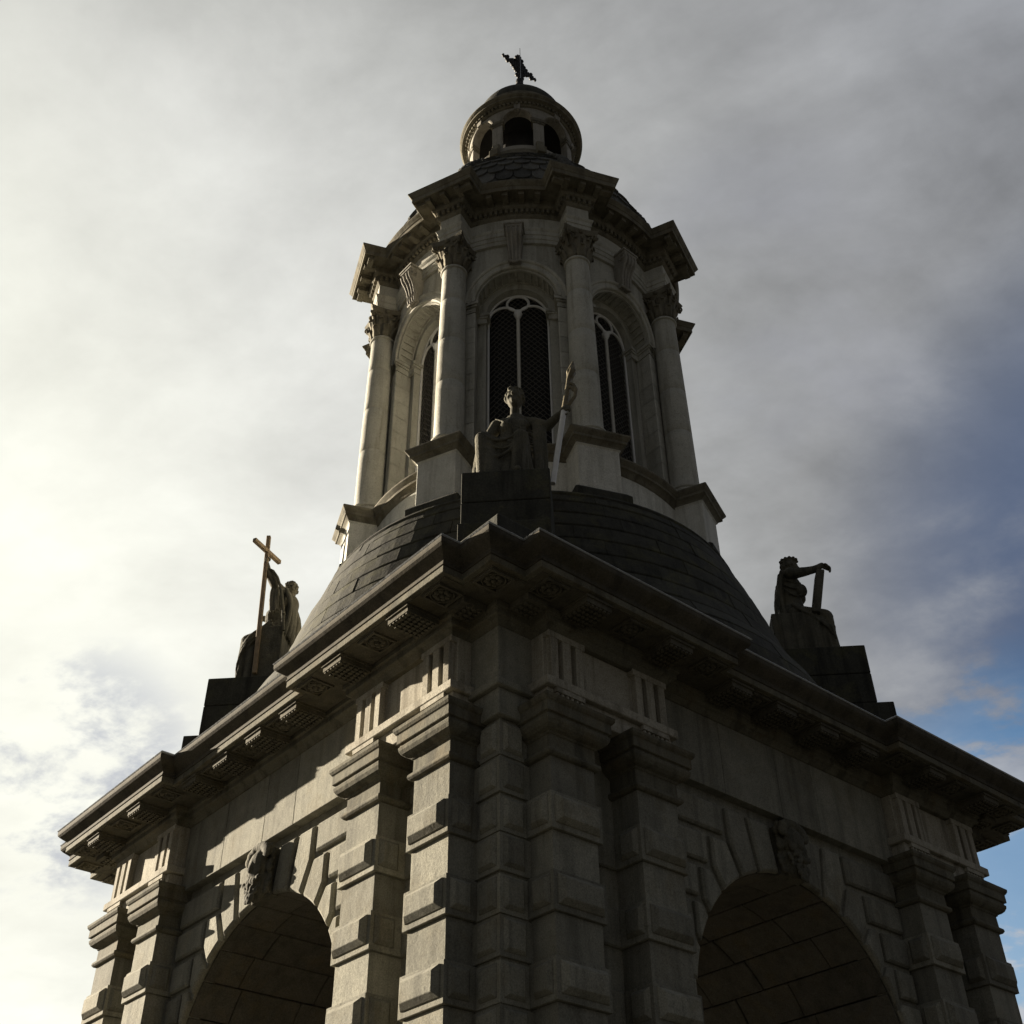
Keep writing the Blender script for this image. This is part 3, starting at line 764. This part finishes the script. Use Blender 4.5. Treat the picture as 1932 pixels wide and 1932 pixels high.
bc = m.build('belfry_cornice', LIME_C, T, bevel=.005)
def modil(kind, q):
    m = MB(); z0, z1 = 17.33, 17.424
    if kind == 'c': rbox(m, q, 0, 2.67, 2.885, .10, z0, z1); rbox(m, q, 0, 2.67, 2.89, .124, z1-.02, z1+.0008)
    elif kind == 'f': rbox(m, 0, q, 3.02, 3.235, .10, z0, z1); rbox(m, 0, q, 3.02, 3.24, .124, z1-.02, z1+.0008)
    else: sg, rc = q; rbox2(m, 0, sg*.32, sg*.535, rc, .10, z0, z1); rbox2(m, 0, sg*.32, sg*.54, rc, .124, z1-.02, z1+.0008)
    return m
for kind, q in [('f', x) for x in (-.29, 0, .29)]+[('s', (sg, rc)) for sg in (-1, 1) for rc in (3.15,)]:
    o = modil(kind, q).build('modillion', LIME_C, T, rot=A8[0])
    for k in range(1, 8): copy_part(o, radians(45*k), T)
for q in (-8.6, -2.9, 2.9, 8.6):
    o = modil('c', radians(q)).build('modillion', LIME_C, T)
    for k in range(1, 8): copy_part(o, radians(45*k), T)
# --- scale-tiled domed roof
RP = [(2.74, 17.62), (2.72, 18.0), (2.66, 18.35), (2.56, 18.7), (2.42, 19.05), (2.24, 19.42), (2.0, 19.8), (1.72, 20.2), (1.42, 20.5), (1.20, 20.68)]
m = MB(); m.lathe([(r-.06, z) for r, z in RP], 64, (0, 0), False, True)
m.build('roof_core', TILE, T, smooth=True)
m = MB(.35); NT = 52
seg = [0.0]
for (ra, za), (rb, zb_) in zip(RP[:-1], RP[1:]): seg.append(seg[-1]+sqrt((rb-ra)**2+(zb_-za)**2))
def rp_at(d):
    for i in range(len(RP)-1):
        if d <= seg[i+1] or i == len(RP)-2:
            f = (d-seg[i])/(seg[i+1]-seg[i]); return RP[i][0]+(RP[i+1][0]-RP[i][0])*f, RP[i][1]+(RP[i+1][1]-RP[i][1])*f
row = .33; nr = int(seg[-1]/row)
for i in range(nr):
    ra, za = rp_at(i*row); rb, zb_ = rp_at((i+1)*row); nt_ = NT if ra > 2.1 else 36
    off = .5 if i % 2 else 0; dz = zb_-za; dr = rb-ra; l = sqrt(dz*dz+dr*dr)
    for k in range(nt_):
        a = 2*pi*(k+off)/nt_; w = pi*ra/nt_*.985
        er, et = Vector((cos(a), sin(a), 0)), Vector((-sin(a), cos(a), 0)); upv = Vector((0, 0, dz/l)) + er*(dr/l); nn = et.cross(upv).normalized()
        if nn.dot(er) < 0: nn = -nn
        base = er*ra + Vector((0, 0, za)); jz = rnd.uniform(-.012, .012)
        shape = [(-1, 1.45), (-1, .52), (-.93, .36), (-.78, .20), (-.52, .07), (0, -.02), (.52, .07), (.78, .20), (.93, .36), (1, .52), (1, 1.45)]
        lo = [base + et*x*w + upv*(y*l+jz) + nn*(.035-.035*y-.02) for x, y in shape]
        hi = [base + et*x*w*.95 + upv*((y if y > 1 else .5+(y-.5)*.96)*l+jz) + nn*(.035-.035*y+.018) for x, y in shape]
        m.loft([lo, hi])
m.build('scale_tiles', TILE, T)
# knobbly ribs above each column
m = MB()
for i in range(15):
    t = i/14; idx = t*(len(RP)-1.01); j = int(idx); f = idx-j; r = RP[j][0]*(1-f)+RP[j+1][0]*f; z = RP[j][1]*(1-f)+RP[j+1][1]*f; q = 1-.45*t
    m.ball((0, -r-.03, z), (.15*q, .10*q, .12*q), 10, 8); m.ball((-.11*q, -r-.01, z+.06), (.07*q, .08*q, .08*q), 8, 6); m.ball((.11*q, -r-.01, z+.06), (.07*q, .08*q, .08*q), 8, 6)
rib = m.build('roof_rib', TILE, T, rot=A8[0], smooth=True)
for k in range(1, 8): copy_part(rib, radians(45*k), T)

# --- lantern
m = MB(); m.lathe([(1.30, 20.5), (1.30, 20.95), (1.26, 21.0), (1.22, 21.08), (1.19, 21.1), (1.19, 21.22)], 64, (0, 0), False, False); m.build('lantern_base', LIME_C, T, smooth=True)
m = MB(); shell(m, 1.15, .325, 22.37, 21.40, 21.15, 22.83, .98)
lb = m.build('lantern_bay', LANT, T, smooth=True, angle=40)
m = MB(); rings = []
for i in range(25):
    a = pi*i/24; rings.append([cyl(-(.325+q)*cos(a), R, 22.37+(.325+q)*sin(a)) for q, R in ((0, 1.14), (0, 1.17), (.02, 1.18), (.05, 1.18), (.055, 1.14))])
m.loft(rings, False, False, False)
m.loft([[cyl(x*w, R, z) for x, R in ((-1, 1.13), (-1, 1.215), (1, 1.215), (1, 1.13))] for w, z in ((.055, 22.66), (.085, 22.90))])
m.build('lantern_archivolt', LANT, lb, smooth=True)
for s_ in (-1, 1):
    m = MB()
    for q, z0, z1 in ((.035, 22.31, 22.40), (.02, 22.25, 22.31)):
        path = [(.44, 1.15+q), (.325-q, 1.15+q), (.325-q, .985)]
        rings = [[cyl(s_*t, R, z0), cyl(s_*t, R, z1), cyl(s_*(t+.06), R, z1), cyl(s_*(t+.06), R, z0)] for t, R in path]; m.loft(rings)
    m.build('lantern_impost', LIME_C, lb)
m = MB(); m.loft([[(-w, -r0, z), (w, -r0, z), (w, -1.0, z), (-w, -1.0, z)] for w, r0, z in ((.095, 1.33, 21.0), (.095, 1.33, 21.2), (.08, 1.28, 21.24), (.07, 1.25, 21.42), (.075, 1.24, 21.47), (.06, 1.18, 21.55))])
bt = m.build('lantern_console', LIME_C, T, rot=A8[0], bevel=.008)
for k in range(1, 8): copy_part(lb, radians(45*k), T); copy_part(bt, radians(45*k), T)
m = MB(); m.lathe([(1.14, 22.78), (1.18, 22.79), (1.20, 22.815), (1.20, 22.875), (1.25, 22.885), (1.25, 22.90), (1.32, 22.905), (1.32, 22.95), (1.345, 22.965), (1.37, 23.0), (1.37, 23.02), (1.33, 23.05), (1.19, 23.10), (1.19, 23.26), (1.12, 23.29), (1.12, 23.50), (1.06, 23.53), (1.05, 23.62)], 96, (0, 0), False, False)
for k in range(84): rbox(m, 2*pi*k/84, 0, 1.17, 1.245, .05, 22.82, 22.873)
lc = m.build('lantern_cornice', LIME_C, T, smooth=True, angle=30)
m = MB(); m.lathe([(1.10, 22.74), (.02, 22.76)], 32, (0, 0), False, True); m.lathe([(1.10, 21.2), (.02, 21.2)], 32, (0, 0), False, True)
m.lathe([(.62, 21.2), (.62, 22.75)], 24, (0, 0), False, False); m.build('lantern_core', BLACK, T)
m = MB(.0); m.lathe([(1.04*cos(a), 23.6+1.04*sin(a)) for a in [pi/2*i/16 for i in range(16)]]+[(.12, 24.65), (.02, 24.66)], 64)
m.build('lantern_dome', DARK, T, smooth=True)
# finial cross
m = MB(); cz = 26.33; ax = Vector((.7071, .7071, 0))
m.lathe([(.16, 24.6), (.14, 24.72), (.07, 24.78), (.05, 25.2), (.08, 25.3), (.12, 25.42), (.12, 25.5), (.06, 25.58), (.09, 25.66), (.09, 25.74), (.04, 25.8)], 12)
def arm(c, d, l, sd):
    d = Vector(d); sd = Vector(sd); c = Vector(c)
    m.tube([c, c+d*l], .03, 6)
    for i in range(1, 8):
        q = i/7; p = c+d*l*q; e = .052*(1.0-.45*q)
        for sg in (-1, 1): m.ball(p+sd*sg*.062*(1-.3*q), e*1.0, 8, 6)
        m.ball(p, e, 8, 6)
    m.ball(c+d*l*1.02, .035, 8, 6)
    for sg in (-1, 1): m.ball(c+d*l*.74+sd*sg*.085, .052, 8, 6); m.ball(c+d*l*.30+sd*sg*.15, .055, 8, 6); m.ball(c+d*l*.45+sd*sg*.11, .045, 8, 6)
arm((0, 0, cz), ax, .50, (0, 0, 1)); arm((0, 0, cz), -ax, .50, (0, 0, 1)); arm((0, 0, cz), (0, 0, 1), .50, ax); arm((0, 0, cz), (0, 0, -1), .55, ax)
for i in range(16):
    a = 2*pi*i/16; p = Vector((0, 0, cz)) + ax*.24*cos(a) + Vector((0, 0, 1))*.24*sin(a); m.ball(p, .035, 8, 6)
fc = m.build('finial_cross', IRON, T, smooth=True)
m = MB(); m.tube([(.03, -.05, 24.7), (.03, -.05, 27.12)], [.014, .008], 6); m.build('lightning_rod', LEAD, fc)

# ------------------------------------------------------------------ statues
def hand(m, w, d, side, s=1.0, curl=.5):
    "palm at w pointing along d; five fingers"
    w, d, side = Vector(w), Vector(d).normalized(), Vector(side).normalized(); nrm = d.cross(side).normalized()
    m.cap(w, w+d*.07*s, .032*s, .038*s); m.cap(w+side*.02*s, w+d*.08*s+side*.03*s, .026*s, .026*s)
    for i, (o_, l) in enumerate(((-.036, .062), (-.012, .075), (.012, .072), (.036, .055))):
        b = w+d*.085*s+side*o_*s; k1 = b+(d*cos(curl*.5)-nrm*sin(curl*.5))*l*.55*s; k2 = k1+(d*cos(curl*1.5)-nrm*sin(curl*1.5))*l*.5*s
        m.chain([b, k1, k2], [.0145*s, .0135*s, .011*s], 8)
    t0 = w+d*.02*s-side*.035*s; t1 = t0+(d*.5-side*.8).normalized()*.045*s-nrm*.01*s; m.chain([t0, t1, t1+(d*.9-side*.3-nrm*.4).normalized()*.035*s], [.017*s, .015*s, .012*s], 8)
def head_at(m, c, f, s=1.0, hair='curly', seed=1):
    "c centre, f facing (horizontal)"
    c = Vector(c); f = Vector(f).normalized(); l = Vector((0, 0, 1)).cross(f); rr = random.Random(seed)
    Rm = Matrix((l, f, Vector((0, 0, 1)))).transposed()
    def q(x, y, z): return c + (l*x + f*y + Vector((0, 0, z)))*s
    m.ball(c, (.092*s, .112*s, .135*s), 16, 12, Rm); m.ball(q(0, .035, -.075), (.066*s, .075*s, .075*s), 12, 10, Rm)
    m.cap(q(0, .108, .015), q(0, .130, -.035), .013*s, .019*s); m.ball(q(0, .098, -.105), .027*s)
    for sg in (-1, 1):
        m.cap(q(.012*sg, .105, .03), q(.058*sg, .088, .026), .012*s, .010*s); m.ball(q(.036*sg, .094, .0), .013*s); m.ball(q(.05*sg, .07, -.04), .03*s)
        m.ball(q(.092*sg, -.005, -.01), (.018*s, .022*s, .034*s))
    m.cap(q(-.022, .104, -.066), q(.022, .104, -.066), .010*s, .010*s); m.cap(q(-.016, .102, -.084), q(.016, .102, -.084), .011*s, .011*s)
    for i in range(110):
        a = rr.uniform(0, 2*pi); e = rr.uniform(-.30, 1.0); y = sin(a); x = cos(a)
        if y > .35 and e < .52: continue
        ce = sqrt(max(0, 1-max(e, 0)**2*.9)); m.ball(q(.10*x*ce, .115*y*ce-.008, .13*e+.02), rr.uniform(.014, .025)*s, 8, 6)
    return q
def build_figure(m, name, root, origin): return m.build(name, STAT, root, origin=origin, remesh=.0105, smoothit=1, disp=.006)
def fold(m, pts, r0=.026, r1=.018):
    P = [Vector(p) for p in pts]; n = 8; out = []
    for i in range(n+1):
        t = i/n*(len(P)-1); j = min(int(t), len(P)-2); f_ = t-j; out.append(P[j].lerp(P[j+1], f_))
    # soften the polyline
    for _ in range(2): out = [out[0]]+[(out[i-1]+out[i]*2+out[i+1])/4 for i in range(1, n)]+[out[-1]]
    m.chain(out, [r0+(r1-r0)*i/n for i in range(n+1)], 8)

def skirt(m, c, f, hw, df, zt, zb, seed, db=.18, grow=.05, amp=.030):
    "cloth falling over the shins of a seated figure: c = centre, f = facing"
    rr = random.Random(seed); c = Vector(c); f = Vector(f).normalized(); l = Vector((0, 0, 1)).cross(f)
    ph = [rr.uniform(0, 6) for _ in range(6)]; rings = []; n = 88; nz = 16
    for i in range(nz+1):
        t = i/nz; z = zt+(zb-zt)*t; ring = []
        for j in range(n):
            th = 2*pi*j/n; x = cos(th); y = sin(th)
            sx = (abs(x)**.7)*(1 if x > 0 else -1); sy = (abs(y)**.8)*(1 if y > 0 else -1)
            fo = (.5*sin(9*th+ph[0]+1.6*t)+.45*sin(15*th+ph[1]-1.1*t)+.5*sin(5*th+ph[2]+.8*t)+.3*sin(23*th+ph[3]))*amp*(.25+1.0*t)
            wx = hw+grow*t+fo; wy = (df+grow*1.4*t if y > 0 else db)+fo
            lx = sx*wx; ly = sy*wy
            if y > 0: ly -= .10*math.exp(-((lx-.02)/.11)**2)*(1-.35*t)      # hollow between the knees
            p = c + l*lx + f*ly; ring.append((p.x, p.y, z+.02*sin(3*th+ph[4])*t if i < nz else z))
        rings.append(ring)
    m.loft(rings)
def lap(m, k1, k2, n, drop, seed, r0=.030):
    "swags of cloth between the two knees"
    rr = random.Random(seed); k1, k2 = Vector(k1), Vector(k2)
    for i in range(n):
        q = i/(n-1); a = k1+Vector((rr.uniform(-.02, .02), 0, -.02-.07*i)); b = k2+Vector((rr.uniform(-.02, .02), 0, -.01-.06*i+rr.uniform(-.03, .03)))
        mid = a.lerp(b, rr.uniform(.40, .60))+Vector((0, 0, -drop*(.6+.6*q)))
        q1 = a.lerp(mid, .55)+Vector((0, 0, -drop*.22)); q2 = mid.lerp(b, .45)+Vector((0, 0, -drop*.22))
        fold(m, [a, q1, mid, q2, b], r0*rr.uniform(.6, 1.0), r0*rr.uniform(.6, 1.0))
def drapes(m, lines, seed, r0=.024):
    rr = random.Random(seed)
    for pts in lines:
        P = [Vector(p)+Vector((rr.uniform(-.012, .012), rr.uniform(-.012, .012), rr.uniform(-.01, .01))) for p in pts]
        fold(m, P, r0*rr.uniform(.7, 1.15), r0*rr.uniform(.6, 1.1))

# --- front: seated figure with a raised torch-like staff
o0 = (0, -4.35, 9.25)
st = empty('statue', (o0[0], o0[1], o0[2]+H), 'seated stone figure with a white staff topped by gilded flame, on the nearest pedestal', 'statue', 'seated statues on the corners of the tower base')
m = MB()
hipL, hipR, kL, kR = (-.13, -4.20, 9.86), (.18, -4.20, 9.86), (-.30, -4.58, 10.0), (.17, -4.60, 9.98)
m.ball((.04, -4.20, 9.88), (.30, .22, .17)); m.chain([(.04, -4.20, 9.92), (.06, -4.22, 10.16), (.08, -4.24, 10.42), (.09, -4.24, 10.54)], [.205, .175, .20, .155], 16)
m.chain([(-.14, -4.24, 10.53), (.085, -4.24, 10.585), (.31, -4.24, 10.53)], [.085, .09, .085], 14)          # shoulders
m.cap((.08, -4.26, 10.58), (.085, -4.30, 10.80), .066, .060)                    # neck
for s_ in (-1, 1): m.ball((.085+.09*s_, -4.37, 10.40), (.10, .065, .10))
head_at(m, (.085, -4.32, 10.93), (-.12, -1, 0), 1.18, seed=4)
m.cap(hipL, kL, .13, .105); m.cap(hipR, kR, .13, .105); m.cap(kL, (-.29, -4.60, 9.40), .105, .085); m.cap(kR, (.13, -4.64, 9.40), .105, .085)
m.cap((-.29, -4.6, 9.32), (-.30, -4.75, 9.30), .055, .045); m.cap((.13, -4.66, 9.32), (.14, -4.79, 9.30), .055, .045)
skirt(m, (-.06, -4.42, 0), (0, -1, 0), .33, .235, 10.02, 9.25, 5)
m.chain([(-.16, -4.24, 10.53), (-.28, -4.25, 10.29), (-.265, -4.46, 10.13)], [.088, .070, .055], 12); hand(m, (-.265, -4.50, 10.12), (-.1, -1, -.35), (1, 0, 0), 1.1, .6)
m.chain([(.32, -4.24, 10.54), (.50, -4.30, 10.42), (.66, -4.43, 10.48)], [.088, .07, .05], 12)
lap(m, (-.31, -4.66, 10.06), (.18, -4.67, 10.04), 3, .26, 11, .022)
m.ball((-.05, -4.50, 9.86), (.24, .15, .14))
drapes(m, [[(.34+.03*i, -4.28-.02*(i % 3), 10.53-.02*i), (.33+.03*i, -4.36, 10.25), (.36+.025*i, -4.40+.02*i, 9.8), (.35+.03*i, -4.42+.03*i, 9.3)] for i in range(5)], 3, .036)
drapes(m, [[(-.16+.05*i, -4.33-.01*i, 10.57-.035*i), (-.02+.03*i, -4.45, 10.40-.055*i), (.16, -4.45, 10.28-.045*i), (.32, -4.36, 10.30-.05*i)] for i in range(7)], 4, .014)
drapes(m, [[(-.14, -4.36, 10.22-.03*i), (.06, -4.44, 10.14-.035*i), (.27, -4.40, 10.22-.03*i)] for i in range(4)], 8, .018)
drapes(m, [[(.10+.05*i, -4.42, 10.44), (.13+.04*i, -4.42, 10.25), (.16+.04*i, -4.45, 10.06)] for i in range(3)], 6, .018)
m.box(-.36, .44, -4.40, -3.9, 9.25, 9.78)
figF = build_figure(m, 'figure', st, o0)
m = MB(); m.tube([(.545, -4.50, 9.28), (.725, -4.50, 10.50)], .036, 12); m.build('white_staff', WHITE, st, origin=o0, smooth=True)
m = MB()
m.tube([(.725, -4.50, 10.48), (.765, -4.50, 10.74), (.80, -4.50, 11.0), (.825, -4.5, 11.08)], [.040, .036, .030, .03], 10)
m.chain([(.80, -4.5, 11.02), (.835, -4.5, 11.12), (.85, -4.5, 11.22), (.865, -4.5, 11.30), (.875, -4.5, 11.37)], [.03, .05, .05, .032, .012], 10)
for i in range(6):
    a = 2*pi*i/6; m.chain([(.83+.03*cos(a), -4.5+.03*sin(a), 11.08), (.845+.05*cos(a+.5), -4.5+.05*sin(a+.5), 11.17), (.86+.03*cos(a+1), -4.5+.03*sin(a+1), 11.27)], [.018, .02, .01], 8)
m.chain([(.735, -4.5, 10.50), (.80, -4.52, 10.58), (.875, -4.53, 10.70), (.895, -4.53, 10.82), (.865, -4.52, 10.92), (.80, -4.5, 10.99)], [.03, .028, .026, .026, .024, .02], 8)
m.chain([(.79, -4.52, 10.90), (.835, -4.53, 10.86), (.85, -4.53, 10.80)], [.02, .018, .012], 8)
m.build('gilded_flame', GILT, st, origin=o0, remesh=.009, smoothit=1)
m = MB(); m.cap((.63, -4.42, 10.47), (.68, -4.45, 10.48), .045, .04); hand(m, (.68, -4.46, 10.48), (.55, -.55, .25), (0, .2, 1), 1.15, 1.4)
m.build('hand', STAT, st, origin=o0, remesh=.008, smoothit=1)

# --- left: seated figure holding a tall cross
oL = (-4.25, 0, 9.25)
sl = empty('statue', (oL[0], oL[1], oL[2]+H), 'seated robed stone figure raising a tall tan cross on the left corner pedestal', 'statue', 'seated statues on the corners of the tower base')
m = MB()
m.box(-4.24, -3.84, -.39, .39, 9.25, 10.22)                                    # chair block
m.ball((-4.00, 0, 10.33), (.24, .30, .18)); m.chain([(-3.99, 0, 10.36), (-3.95, 0, 10.62), (-3.95, 0, 10.88), (-3.97, 0, 10.97)], [.21, .18, .195, .14], 14)
m.chain([(-3.97, -.22, 10.95), (-3.96, 0, 11.0), (-3.97, .22, 10.95)], [.09, .09, .09], 14)
m.cap((-3.96, 0, 10.98), (-3.94, .03, 11.08), .07, .065); head_at(m, (-3.95, .04, 11.18), (-1, .25, 0), 1.08, seed=9)
for y in (-.19, .19):
    m.cap((-4.0, y, 10.22), (-4.42, y*1.1, 10.07), .14, .12); m.cap((-4.42, y*1.1, 10.03), (-4.45, y, 9.45), .12, .10); m.cap((-4.44, y, 9.34), (-4.60, y, 9.30), .055, .05)
skirt(m, (-4.26, 0, 0), (-1, 0, 0), .34, .29, 10.10, 9.25, 15, db=.10, grow=.02, amp=.040)
m.chain([(-3.98, -.24, 10.95), (-4.08, -.33, 11.05), (-4.20, -.39, 11.24), (-4.255, -.41, 11.42)], [.095, .085, .062, .05], 12)
hand(m, (-4.257, -.40, 11.41), (-.1, -.03, 1), (0, 1, .1), 1.15, 1.5)
m.chain([(-3.97, .24, 10.92), (-4.14, .26, 10.72), (-4.26, .10, 10.70)], [.09, .07, .05], 12); hand(m, (-4.25, .10, 10.70), (-1, -.3, -.1), (0, .3, 1), 1.1, .7)
m.ball((-4.10, -.12, 10.76), (.10, .12, .12)); m.ball((-4.10, .11, 10.74), (.10, .10, .11)); m.ball((-4.06, -.14, 10.52), (.17, .18, .22)); m.ball((-4.04, -.2, 10.82), (.15, .14, .2))
drapes(m, [[(-4.0-.035*i, -.33, 11.04), (-4.01-.035*i, -.36-.02*(i % 2), 10.84), (-3.99-.03*i, -.36-.03*(i % 2), 10.56-.04*(i % 2))] for i in range(4)], 12, .032)
drapes(m, [[(-3.90, -.28+.11*i, 10.98), (-3.79, -.30+.12*i, 10.70), (-3.80, -.30+.12*i, 10.35), (-3.83, -.3+.12*i, 10.15)] for i in range(6)], 13, .052)
drapes(m, [[(-4.05, -.36, 10.36-.05*i), (-4.20, -.38, 10.20-.05*i), (-4.40, -.36, 10.10-.07*i), (-4.47, -.20, 10.02-.10*i)] for i in range(4)], 14, .026)
lap(m, (-4.49, -.24, 10.10), (-4.49, .24, 10.10), 4, .16, 17)
drapes(m, [[(-4.16-.03*i, -.33, 10.22), (-4.34-.03*i, -.37, 10.12-.07*i), (-4.50-.01*i, -.30, 9.92-.12*i), (-4.53, -.16, 9.80-.14*i)] for i in range(4)], 19, .028)
figL = build_figure(m, 'figure', sl, oL)
m = MB(); ys = -.43
m.obox((-4.225, ys, 10.665), (1, 0, -.039), (0, 1, 0), (-.039, 0, 1), .033, .03, 1.31)
m.obox((-4.268, ys, 11.666), (.37, .93, 0), (-.93, .37, 0), (0, 0, 1), .35, .034, .036)
m.build('staff_cross', TIMB, sl, origin=oL, bevel=.006)
m = MB(); m.tube([(-4.19, -.43, 11.30), (-4.12, -.43, 11.26), (-4.03, -.44, 11.12), (-3.94, -.44, 10.87), (-3.865, -.44, 10.50), (-3.82, -.44, 10.10)], .024, 8); m.ball((-3.85, -.44, 10.40), (.036, .036, .025)); m.build('curved_rod', STAT, sl, origin=oL, smooth=True)

# --- right: seated figure leaning an arm on an upright tablet
oR = (4.2, 0, 9.25)
sr = empty('statue', (oR[0], oR[1], oR[2]+H), 'dark seated stone figure resting one outstretched arm on an upright tablet, right corner pedestal', 'statue', 'seated statues on the corners of the tower base')
m = MB()
m.box(3.62, 4.30, -.36, .36, 9.25, 9.98)
m.ball((4.00, 0, 10.12), (.24, .29, .20)); m.chain([(4.00, 0, 10.15), (4.0, 0, 10.42), (4.03, 0, 10.68), (4.05, 0, 10.81)], [.22, .185, .195, .14], 14)
m.chain([(4.04, -.22, 10.80), (4.05, 0, 10.85), (4.04, .22, 10.80)], [.095, .095, .095], 14); m.ball((4.17, -.10, 10.54), (.11, .11, .12)); m.ball((4.17, .10, 10.54), (.11, .11, .12))
m.cap((4.06, 0, 10.84), (4.09, 0, 10.97), .072, .068); head_at(m, (4.10, 0, 11.06), (1, -.1, 0), 1.12, seed=21)
for i in range(12):
    a = 2*pi*i/12; m.ball((4.10+.125*cos(a), .115*sin(a), 11.18), .030, 8, 6)                # wreath
m.lathe([(.09, 11.08), (.112, 11.18), (.105, 11.205)], 14, (4.10, 0))
m.chain([(4.06, -.20, 10.80), (4.24, -.27, 10.78), (4.40, -.30, 10.79), (4.53, -.30, 10.86)], [.092, .076, .060, .046], 12)
hand(m, (4.53, -.30, 10.86), (.85, 0, -.45), (0, 1, 0), 1.15, .8)
m.chain([(4.04, .22, 10.78), (4.12, .30, 10.46), (4.34, .26, 10.28)], [.09, .075, .055], 12); hand(m, (4.34, .26, 10.28), (1, -.2, -.3), (0, 1, 0), 1.1, .7)
for y in (-.17, .17):
    m.cap((4.02, y, 10.05), (4.43, y*1.15, 9.96), .16, .135); m.cap((4.43, y*1.15, 9.93), (4.46, y, 9.42), .135, .10); m.cap((4.48, y, 9.34), (4.62, y, 9.30), .055, .05)
skirt(m, (4.26, 0, 0), (1, 0, 0), .32, .29, 9.98, 9.25, 25, db=.12, grow=.01, amp=.034)
lap(m, (4.52, -.24, 10.0), (4.52, .24, 10.0), 4, .16, 27)
drapes(m, [[(3.98+.06*i, -.30, 10.16-.05*i), (4.12+.07*i, -.36, 9.96-.05*i), (4.40+.02*i, -.34, 9.86-.07*i)] for i in range(6)], 28, .022)
drapes(m, [[(3.88, -.2, 10.74-.09*i), (4.04, -.22, 10.64-.13*i), (4.20, -.14, 10.68-.12*i)] for i in range(3)], 29, .013)
drapes(m, [[(3.91, -.24+.105*i, 10.82), (3.83, -.26+.105*i, 10.55), (3.83, -.26+.105*i, 10.2), (3.84, -.26+.105*i, 9.98)] for i in range(6)], 30, .048)
figR = build_figure(m, 'figure', sr, oR)
m = MB(); ang = .24
m.obox((4.38, -.27, 10.33), (cos(ang), 0, -sin(ang)), (0, 1, 0), (sin(ang), 0, cos(ang)), .062, .15, .40)
m.build('tablet', STAT, sr, origin=oR, bevel=.02, seg=3)
